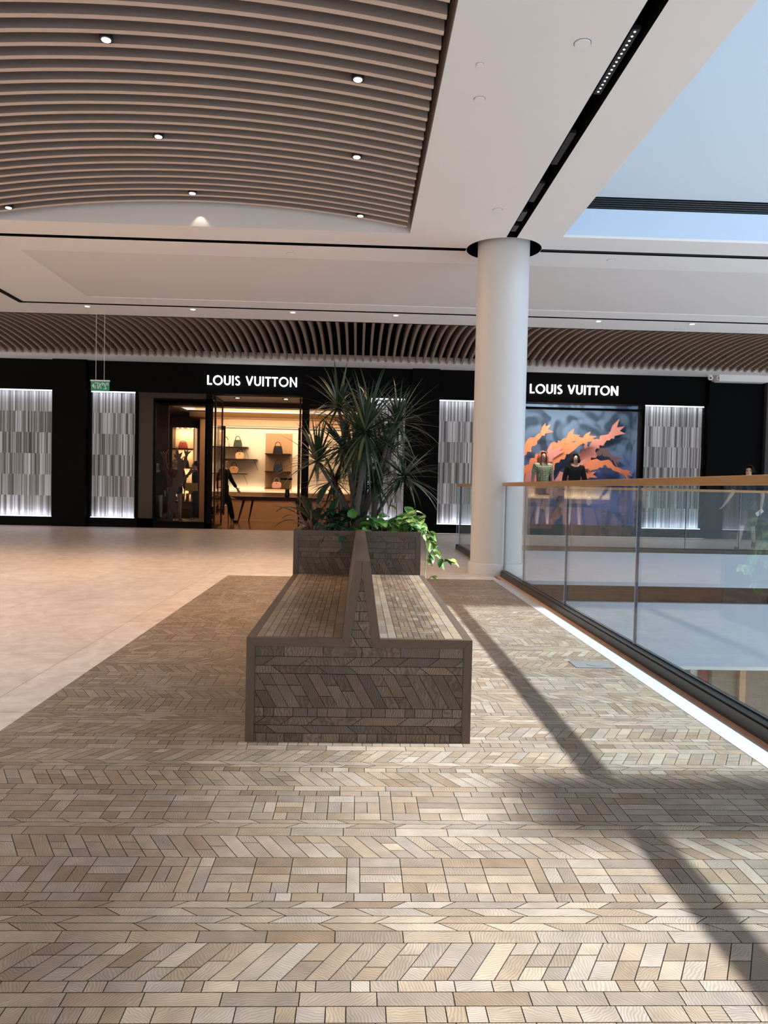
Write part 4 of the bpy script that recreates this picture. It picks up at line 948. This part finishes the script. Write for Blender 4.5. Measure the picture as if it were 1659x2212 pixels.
for lx, ly in ((-.22, -.22), (.22, -.22), (-.22, .22), (.22, .22)): mb = MB(); mb.tube([(lx, ly, .45 if ly < 0 else .75), (lx * 1.1, ly * 1.1, 0)], [.018, .013], 6); mb.build('leg', 'table', t)
mb = MB(); mb.box(-.24, .24, -.24, .24, .42, .46); mb.build('seat', 'cream', t, bevel=.01); mb = MB(); mb.tube([(-.24, -.2, .68), (-.26, .15, .72), (-.1, .26, .76), (.1, .26, .76), (.26, .15, .72), (.24, -.2, .68)], .018, 8); mb.build('backrest', 'table', t, smooth=True)

# window display stages
mb = MB(); mb.box(-4.9, -3.66, SY + .12, 20.3, 0, .15); struct(mb.build('floor_window_stage', 'brownwall'))
mb = MB(); mb.box(-8.5, -4.95, 20.3, 20.36, 0, 3.3); struct(mb.build('wall_window_side', 'brownwall'))
mb = MB(); mb.box(3.55, 7.0, SY + .12, 20.9, 0, .16); struct(mb.build('floor_window_display', 'bstage'))
mb = MB(); mb.box(3.0, 7.6, 20.5, 20.55, .16, 3.6); struct(mb.build('wall_window_back', 'mural'))
mb = MB(); mb.box(7.3, 7.35, SY + .35, 20.5, .16, 3.6); struct(mb.build('wall_window_right', 'mural'))
mb = MB(); mb.box(3.5, 3.55, SY + .35, 20.5, .16, 3.6); struct(mb.build('wall_window_left', 'mural'))
mb = MB(); mb.box(3.5, 7.35, SY + .35, 20.5, 3.4, 3.45); struct(mb.build('ceiling_window_display', 'void'))
lamp('window_light', 'AREA', (5.3, 19.0, 3.3), 95, (1, .95, .92), aim=(0, .55, -1), size=2.8, sizey=.3)
lamp('window_light_low', 'AREA', (5.3, 18.95, .2), 14, (.6, .62, 1), aim=(0, .9, .6), size=2.8, sizey=.1)

# coral sculptures: branching limbs with ragged edges
def coral(root, name, spine, w_, key, th=.05, jag=.5, fr=3):
    """a thick ragged plank following a curved spine in x-z, ending in fingers"""
    mb = MB(); pts = [Vector(p) for p in spine]; dense = []
    for a, b in zip(pts, pts[1:]):
        for k in range(7): dense.append(a.lerp(b, k / 7))
    dense.append(pts[-1]); n_ = len(dense); L_ = []; R_ = []
    for i, p in enumerate(dense):
        d = (dense[min(i + 1, n_ - 1)] - dense[max(i - 1, 0)]).normalized(); nn = Vector((-d.z, 0, d.x)); f = i / (n_ - 1)
        ww = w_ * (.42 + .5 * math.sin(PI * min(1, f * 1.1))) * .5
        L_.append(p + nn * ww * (1 + random.uniform(-jag, jag))); R_.append(p - nn * ww * (1 + random.uniform(-jag, jag)))
    for i in range(n_ - 1):
        q = [L_[i], R_[i], R_[i + 1], L_[i + 1]]; vs = [(p.x, p.y - th / 2, p.z) for p in q] + [(p.x, p.y + th / 2, p.z) for p in q]
        mb.mesh(vs, [(0, 1, 2, 3), (7, 6, 5, 4), (0, 4, 5, 1), (1, 5, 6, 2), (2, 6, 7, 3), (3, 7, 4, 0)])
    d = (dense[-1] - dense[-3]).normalized(); base = dense[-1]
    for k in range(fr):
        an = (k - (fr - 1) / 2) * .55 + random.uniform(-.15, .15); dd = Vector((d.x * math.cos(an) - d.z * math.sin(an), 0, d.x * math.sin(an) + d.z * math.cos(an))); l = w_ * random.uniform(.8, 1.4); nn = Vector((-dd.z, 0, dd.x))
        a = base - dd * w_ * .3; tip = base + dd * l; mid = base + dd * l * .5 + nn * w_ * .1
        q = [a + nn * w_ * .2, a - nn * w_ * .2, mid - nn * w_ * .17, tip, mid + nn * w_ * .17]
        tk = th / 2 + .004 * (k + 1); vs = [(p.x, p.y - tk, p.z) for p in q] + [(p.x, p.y + tk, p.z) for p in q]
        mb.mesh(vs, [(0, 1, 2, 3, 4), (9, 8, 7, 6, 5)] + [(i, i + 5, (i + 1) % 5 + 5, (i + 1) % 5) for i in range(5)])
    return wparent(mb.build(name, key), root)
cy = 20.0
c1 = thing('coral_sculpture', 'large orange coral sculpture behind the mannequins, left half of the window', 'sculpture', (4.5, cy, .16))
coral(c1, 'branch', [(4.15, cy + .1, 1.3), (4.22, cy + .1, 1.95), (4.5, cy + .1, 2.3), (4.85, cy + .1, 2.62)], .26, 'coral')
coral(c1, 'branch', [(4.1, cy, .9), (4.35, cy, 1.55), (4.75, cy, 1.9), (5.2, cy, 2.25), (5.5, cy, 2.42)], .34, 'coral')
coral(c1, 'branch', [(4.7, cy - .08, 1.45), (5.0, cy - .08, 1.75), (5.35, cy - .08, 2.15), (5.9, cy - .08, 2.42)], .28, 'coral')
coral(c1, 'branch', [(4.2, cy - .12, .5), (4.3, cy - .12, 1.1), (4.7, cy - .12, 1.6), (5.0, cy - .12, 1.95)], .36, 'coralp')
coral(c1, 'branch', [(4.3, cy + .02, .3), (4.15, cy + .02, .8), (4.2, cy + .02, 1.3)], .45, 'coralp', fr=4)
coral(c1, 'branch', [(4.9, cy + .1, .6), (5.1, cy + .1, 1.1), (5.4, cy + .1, 1.5), (5.75, cy + .1, 1.62)], .28, 'coralp')
cy = 20.27
c2 = thing('coral_sculpture', 'pink and orange coral sculpture behind the dark-haired mannequin, right half of the window', 'sculpture', (5.9, cy, .16))
coral(c2, 'branch', [(5.7, cy, 1.4), (6.0, cy, 1.95), (6.3, cy, 2.35), (6.75, cy, 2.62)], .34, 'coralp')
coral(c2, 'branch', [(5.9, cy + .1, 1.7), (6.1, cy + .1, 2.1), (6.05, cy + .1, 2.4)], .18, 'coralp', fr=2)
coral(c2, 'branch', [(6.2, cy + .08, 1.95), (6.5, cy + .08, 2.22), (6.8, cy + .08, 1.98)], .2, 'coralg')
coral(c2, 'branch', [(5.6, cy - .1, 1.45), (6.0, cy - .1, 1.72), (6.5, cy - .1, 1.88), (7.0, cy - .1, 1.62)], .22, 'coral')
coral(c2, 'branch', [(5.2, cy - .06, .9), (5.6, cy - .06, 1.25), (6.1, cy - .06, 1.5)], .24, 'coral')
coral(c2, 'branch', [(5.2, cy + .15, .2), (5.45, cy + .15, .7), (5.7, cy + .15, 1.05), (6.1, cy + .15, 1.15)], .26, 'coral')
coral(c2, 'trunk', [(5.6, cy + .05, .16), (5.55, cy + .05, .8), (5.8, cy + .05, 1.6)], .3, 'coralp')
c3 = thing('coral_sculpture', 'mauve coral sculpture in the left shop window', 'sculpture', (-4.6, 19.55, .15))
for sp, w_, k_ in [([(-4.72, 19.55, .16), (-4.65, 19.55, .6), (-4.6, 19.55, 1.0), (-4.45, 19.55, 1.35), (-4.5, 19.55, 1.7)], .22, 'coralg'), ([(-4.6, 19.5, .9), (-4.4, 19.5, 1.15), (-4.2, 19.5, 1.35)], .13, 'coralg'), ([(-4.7, 19.5, 1.0), (-4.8, 19.5, 1.3), (-4.85, 19.5, 1.75)], .14, 'redleaf'), ([(-4.55, 19.6, 1.2), (-4.4, 19.6, 1.5), (-4.32, 19.6, 1.8)], .12, 'coralg'), ([(-4.7, 19.5, .35), (-4.85, 19.5, .22), (-4.9, 19.5, .18)], .13, 'coralg'), ([(-4.65, 19.5, .5), (-4.5, 19.5, .3), (-4.45, 19.5, .18)], .13, 'coralg')]: coral(c3, 'branch', sp, w_, k_)
# yellow bag on stand
t = thing('bag_stand', 'thin metal display stand holding up the yellow bag', 'stand', (-4.17, 19.5, .15)); mb = MB(); mb.tube([(0, 0, 0), (0, 0, .73)], .01, 8); mb.lathe([(.1, 0), (.1, .01)], n=16); mb.box(-.08, .08, -.04, .04, .73, .742); mb.build('pole', 'metalb', t)
t = thing('clutch_bag', 'yellow envelope bag on a thin stand in the left shop window', 'handbag', (-4.17, 19.5, .893)); mb = MB(); mb.box(-.15, .15, -.03, .03, 0, .2); mb.build('body', 'yellow', t, bevel=.008)
mb = MB(); mb.prism([(-.15, .2), (.15, .2), (0, .08)], 'y', -.04, -.032); mb.build('flap', 'yellow', t)
lamp('left_window_light', 'AREA', (-4.3, 19.2, 2.95), 4, (1, .62, .4), aim=(0, .3, -1), size=1.0, sizey=.2)

# ------------------------------------------------------------------ exit sign
t = thing('exit_sign', 'green hanging Hebrew exit sign with a left-pointing arrow', 'sign', (-4.73, 14.28, 2.74))
mb = MB(); mb.box(-.165, .165, -.008, .008, 0, .165); mb.build('plate', 'signgreen' if 'signgreen' in M else 'greenc', t)
mb = MB(); mb.box(-.172, .172, -.02, .02, .165, .19); mb.build('rail', 'white', t)
for dx in (-.08, .07): mb = MB(); mb.tube([(dx, 0, .19), (dx, 0, CZ - 2.74)], .004, 6); mb.build('hanger_wire', 'white', t)
mb = MB(); y0, y1 = -.0115, -.008; sw = .011
mb.prism([(-.148, .083), (-.108, .125), (-.108, .04)], 'y', y0, y1)
def st(*p): ribbon(mb, p, sw, y0, y1)
st((-.094, .135), (-.042, .135), (-.042, .03)); st((-.088, .095), (-.088, .03))            # he
st((-.022, .138), (.022, .03)); st((.022, .138), (.012, .10), (-.006, .088)); st((-.022, .03), (-.018, .075), (-.008, .092))   # alef
st((.036, .135), (.048, .135), (.048, .09))      # yod
st((.064, .138), (.112, .03), (.066, .03)); st((.112, .138), (.106, .1), (.092, .085))   # tsadi
st((.128, .135), (.142, .135), (.142, .09))      # yod
mb.build('lettering', 'white', t)
# cameras by the soffit
for i, (x, lb) in enumerate(((8.42, 'white dome security camera under the soffit, the left one'), (8.62, 'white dome security camera under the soffit, the right one'))):
    t = thing('security_camera', lb, 'camera', (x, 18.3, 3.95), 'security cameras under the soffit'); mb = MB(); mb.lathe([(.05, 0), (.05, -.03), (.035, -.05)][::-1], n=16); mb.build('mount', 'white', t); mb = MB(); mb.ball((0, -.02, -.07), .06); mb.build('housing', 'white', t, smooth=True); mb = MB(); mb.lathe([(.02, 0), (.02, .01)], 0, 0, 0, 12); o = mb.build('lens', 'bblack', t); o.location = (-.02, -.078, -.08); o.rotation_euler = (PI / 2, 0, 0)

# ------------------------------------------------------------------ people and mannequins
def skin(name, J, E_, root, key, parent, sub=1):
    names = list(J); me = bpy.data.meshes.new(name); me.from_pydata([J[n][0] for n in names], [(names.index(a), names.index(b)) for a, b in E_], [])
    o = bpy.data.objects.new(name, me); C.objects.link(o)
    mod = o.modifiers.new('s', 'SKIN'); me.skin_vertices.new() if not me.skin_vertices else None
    sv = me.skin_vertices[0].data
    for i, n in enumerate(names):
        r = J[n][1]; sv[i].radius = (r, r) if not isinstance(r, tuple) else r; sv[i].use_root = (n == root)
    ss = o.modifiers.new('u', 'SUBSURF'); ss.levels = sub; ss.render_levels = sub
    bpy.context.view_layer.update()
    ev = o.evaluated_get(bpy.context.evaluated_depsgraph_get()); m2 = bpy.data.meshes.new_from_object(ev)
    o.modifiers.clear(); o.data = m2; bpy.data.meshes.remove(me); m2.name = name
    m2.materials.clear(); m2.materials.append(M[key]); m2.polygons.foreach_set('use_smooth', [True] * len(m2.polygons)); o.parent = parent
    return o
def figure(name, label, cat, loc, rz, H, legs, arms, clothes, hair='hair', skinm='skin', female=False, headyaw=0, eyes=True, hairlen=0, group=None, lean=0):
    """legs: per side (knee dx,dy, foot dx,dy); arms: per side (elbow, wrist) offsets from the shoulder in units of H. Faces -y."""
    t = thing(name, label, cat, loc, group, rz); k = H / 1.7
    sw = .17 if female else .195
    J = {}; E_ = []
    TN = 0
    def add(n, co, r, par=None):
        J[n] = (tuple(c * k for c in co), r * k if not isinstance(r, tuple) else (r[0] * k, r[1] * k))
        if par: E_.append((par, n))
    ly = -lean
    add('pelvis', (0, 0, .93), (.135, .10)); add('waist', (0, ly * .3, 1.06), (.115, .085), 'pelvis'); add('chest', (0, ly * .8, 1.26), (.145, .10), 'waist'); add('collar', (0, ly, 1.40), (.09, .07), 'chest')
    add('neck', (0, ly - .01, 1.46), .05, 'collar'); add('jaw', (0, ly - .025, 1.525), (.055, .065), 'neck'); add('skull', (0, ly - .01, 1.60), (.075, .09), 'jaw'); add('crown', (0, ly, 1.66), (.055, .065), 'skull')
    for s_, sd in ((-1, 'l'), (1, 'r')):
        e, wv = arms[0 if s_ < 0 else 1]
        sh = (s_ * sw, ly, 1.38); el = tuple(sh[i] + e[i] for i in range(3)); wr = tuple(el[i] + wv[i] for i in range(3))
        add('sh' + sd, sh, .056, 'collar'); add('el' + sd, el, .040, 'sh' + sd); add('wr' + sd, wr, .026, 'el' + sd)
        d = Vector(wv).normalized(); pa = Vector(wr) + d * .06; add('pa' + sd, pa, (.036, .02), 'wr' + sd)
        sdv = Vector((0, -1, 0)) if abs(d.y) < .8 else Vector((s_, 0, 0)); sdv = (sdv - d * sdv.dot(d)).normalized()
        for q in range(4):
            o_ = sdv * (.024 - q * .016); l = (.075, .085, .08, .06)[q]; c = d.cross(sdv) * .02 * -s_
            add('f%d%s' % (q, sd), pa + o_ + d * .035, .0095, 'pa' + sd); add('g%d%s' % (q, sd), pa + o_ * 1.1 + d * (.035 + l * .5) + c * .3, .0088, 'f%d%s' % (q, sd)); add('h%d%s' % (q, sd), pa + o_ * 1.1 + d * (.035 + l) + c, .0075, 'g%d%s' % (q, sd))
        add('t0' + sd, pa - d * .02 + sdv * .045, .011, 'pa' + sd); add('t1' + sd, pa + d * .03 + sdv * .06, .009, 't0' + sd)
        kn, ft, toe = legs[0 if s_ < 0 else 1]
        add('hip' + sd, (s_ * .09, 0, .86), .088, 'pelvis'); add('th' + sd, (s_ * .09 + kn[0] * .5, kn[1] * .5, .68), .074, 'hip' + sd); add('kn' + sd, (s_ * .09 + kn[0], kn[1], .48), .053, 'th' + sd)
        c_ = (s_ * .09 + (kn[0] + ft[0]) * .5, (kn[1] + ft[1]) * .5 + .015, .30 + ft[2] * .5); add('ca' + sd, c_, .050, 'kn' + sd); add('an' + sd, (s_ * .09 + ft[0], ft[1], .075 + ft[2]), .032, 'ca' + sd)
        add('he' + sd, (s_ * .09 + ft[0], ft[1] + .02, .035 + ft[2]), .030, 'an' + sd); add('to' + sd, (s_ * .09 + ft[0] + toe[0], ft[1] + toe[1], .028 + ft[2] * .3), .026, 'he' + sd)
    skin('body', J, E_, 'pelvis', skinm, t, 2)
    def sub(nm, keys, key, grow=.014, root=None, trim=None):
        J2 = {n: (J[n][0], (J[n][1][0] + grow * k, J[n][1][1] + grow * k) if isinstance(J[n][1], tuple) else J[n][1] + grow * k) for n in keys}
        if trim:
            for n, (a, b, f, r) in trim.items(): J2[n] = (tuple(Vector(J[a][0]).lerp(Vector(J[b][0]), f)), r * k)
        names = set(J2); E2 = [(a, b) for a, b in E_ if a in names and b in names]
        if trim: E2 += [(a, n) for n, (a, b, f, r) in trim.items()]
        return skin(nm, J2, E2, root or keys[0], key, t, 2)
    for cl in clothes: sub(*cl)
    hy = J['skull'][0]
    # hair cap, plus longer hair at the sides and back
    mb = MB(); c0 = Vector(hy) + Vector((0, .018, .02)) * k
    mb.ball(c0 + Vector((0, .012 * k, .012 * k)), .088 * k, .098 * k, .088 * k, n=16, m=10)
    if hairlen:
        for a in range(9):
            an = PI * (-.26 + 1.52 * a / 8); x_, y_ = math.cos(an) * .08 * k, math.sin(an) * .085 * k
            mb.tube([c0 + Vector((x_ * .8, y_ * .8, .03 * k)), c0 + Vector((x_ * 1.08, y_ * 1.1, -.08 * k)), c0 + Vector((x_ * 1.15, y_ * 1.15, -hairlen * k))], [.034 * k, .042 * k, .022 * k], 7)
    o = mb.build('hair', hair, t, smooth=True)
    # cut the front of the cap away so the face shows
    bm = bmesh.new(); bm.from_mesh(o.data)
    lim = c0.y - .052 * k; bmesh.ops.delete(bm, geom=[f for f in bm.faces if f.calc_center_median().y < lim and f.calc_center_median().z < c0.z + .055 * k and abs(f.calc_center_median().x) < .066 * k], context='FACES'); bm.to_mesh(o.data); bm.free()
    fz = hy[2]; fy = hy[1] - .082 * k
    if eyes:
        for s_ in (-1, 1): mb = MB(); mb.ball((s_ * .030 * k, fy - .002, fz - .005 * k), .013 * k, .008 * k, .007 * k, 8, 5); mb.build('eye', 'hair', t, smooth=True)
        mb = MB(); mb.ball((0, fy + .012 * k, fz - .068 * k), .022 * k, .010 * k, .007 * k, 8, 5); mb.build('mouth', 'lips', t, smooth=True)
        mb = MB(); mb.tube([(0, fy + .004, fz + .002 * k), (0, fy - .012 * k, fz - .032 * k), (0, fy + .005 * k, fz - .038 * k)], [.007 * k, .012 * k, .010 * k], 8); mb.build('nose', skinm, t, smooth=True)
    return t, J, k
M['lips'] = mat('lips', (.40, .10, .09), .5)
stand = [((0, 0, 0), (0, 0, 0), (0, -.15, 0)), ((0, 0, 0), (0, 0, 0), (0, -.15, 0))]
TOR = ['pelvis', 'waist', 'chest', 'collar', 'neck', 'shl', 'shr']
def short(k_): return ('shirt', TOR, k_, .02, None, {'sll': ('shl', 'ell', .75, .056), 'slr': ('shr', 'elr', .75, .056)})
def long_(k_, nm='jacket'): return (nm, TOR + ['ell', 'elr', 'wrl', 'wrr'], k_, .018, None, None)
def pants(k_, full=True): return ('trousers', ['pelvis', 'waist', 'hipl', 'hipr', 'thl', 'thr', 'knl', 'knr'] + (['cal', 'car', 'anl', 'anr'] if full else []), k_, .028, None, None)
def skirt(k_): return ('skirt', ['pelvis', 'waist', 'hipl', 'hipr', 'thl', 'thr'], k_, .035, None, None)
shoe = lambda s_, k_='shoes': ('shoe', ['he' + s_, 'to' + s_, 'an' + s_], k_, .012, None, None)
# passer-by right, walking left, face turned to the camera, white phone in the hand
ht = ((-.05, .04, -.29), (-.10, -.04, -.22)); hr = ((.10, .03, -.27), (-.12, -.14, -.18))
walk = [((-.02, -.06, 0), (0, -.16, .02), (0, -.15, 0)), ((0, .10, 0), (0, .34, .08), (0, -.12, 0))]
t, J, k = figure('person', 'person in navy shirt and shorts walking past the far balustrade holding a white phone', 'person', (7.62, 14.75, 0), -.55, 1.66, [((0, -.10, 0), (-.06, -.20, .0), (-.02, -.16, 0)), ((0, .06, 0), (.02, .30, .09), (0, -.12, 0))],
                 (((-.10, -.06, -.26), (-.10, -.14, -.18)), ((.07, .02, -.28), (-.02, -.10, -.22))), [short('navy'), pants('navyd' if 'navyd' in M else 'navy', False), shoe('l'), shoe('r')], hairlen=.02)
pw = t.matrix_world
bpy.context.view_layer.update()
pp = t.matrix_world @ Vector(J['par'][0])
tp = thing('phone', 'white phone in the hand of the walking person', 'phone', pp + Vector((-.03, -.02, -.05))); tp.rotation_euler = (.2, .9, .3)
mb = MB(); mb.box(-.04, .04, -.006, .006, -.08, .08); mb.build('case', 'white', tp, bevel=.003)
# shop people
figure('person', 'person in black mid-stride in the open shop doorway', 'person', (-3.78, 22.0, 0), 1.35, 1.80, [((.0, -.20, 0), (0, -.30, .0), (0, -.15, 0)), ((0, .08, 0), (0, .36, .10), (0, -.10, 0))],
       (((-.02, .10, -.27), (0, -.02, -.24)), ((.02, -.12, -.25), (0, -.14, -.20))), [long_('blackcloth'), pants('blackcloth'), shoe('l'), shoe('r')], skinm='skin')
figure('person', 'person in a dark suit and white collar standing behind the yellow bag', 'person', (-4.72, 22.6, 0), -1.3, 1.72, stand, (((-.05, .04, -.28), (.02, -.12, -.20)), ((.05, .04, -.28), (-.02, -.12, -.20))), [long_('blackcloth'), pants('blackcloth'), shoe('l'), shoe('r')])
# mannequins in the right window
mst = [((-.01, -.03, 0), (-.01, .03, .0), (0, -.13, 0)), ((.02, -.05, 0), (.03, -.06, 0), (.02, -.13, 0))]
figure('mannequin', 'mannequin with long auburn hair in a green checked blouse', 'mannequin', (4.68, 19.35, .16), .12, 1.92, mst, (((-.06, .0, -.28), (-.01, -.05, -.25)), ((.06, 0, -.28), (.01, -.05, -.25))), [short('check'), skirt('blackcloth'), shoe('l'), shoe('r')], hair='hairr', skinm='mskin', female=True, hairlen=.34)
figure('mannequin', 'dark-haired mannequin in a black long-sleeved top', 'mannequin', (5.50, 19.35, .16), .0, 1.88, mst, (((-.07, .0, -.28), (.0, -.05, -.25)), ((.07, 0, -.28), (.0, -.05, -.25))), [long_('blackcloth', 'top'), skirt('blackcloth'), shoe('l'), shoe('r')], hair='hair', skinm='mskin', female=True, hairlen=.13)
t = thing('small_handbag', 'small pale handbag hanging beside the dark-haired mannequin', 'handbag', (5.86, 19.25, .75)); mb = MB(); mb.ball((0, 0, .1), .07, .05, .11, 10, 8); mb.build('body', 'cream', t, smooth=True); mb = MB(); mb.tube([(-.02, 0, .2), (-.02, 0, .33), (.02, 0, .33), (.02, 0, .2)], .006, 6); mb.build('strap', 'shelf', t)
# mannequins in the left window
figure('mannequin', 'mannequin in a dark dress with a pale headscarf in the left shop window', 'mannequin', (-4.66, 19.95, .15), .3, 1.55, mst, (((-.06, .0, -.28), (.0, -.1, -.22)), ((.06, 0, -.28), (.0, -.05, -.25))), [long_('darkred' if 'darkred' in M else 'blackcloth', 'top'), skirt('blackcloth'), shoe('l'), shoe('r')], hair='cream', skinm='mskin', female=True, hairlen=.05)
figure('mannequin', 'mannequin in a black coat at the left edge of the left shop window', 'mannequin', (-5.0, 19.4, .15), .2, 1.45, mst, (((-.06, .0, -.28), (.0, -.1, -.22)), ((.06, 0, -.28), (.0, -.05, -.25))), [long_('blackcloth', 'coat'), skirt('blackcloth'), shoe('l'), shoe('r')], hair='hair', skinm='mskin', female=True, hairlen=.1)
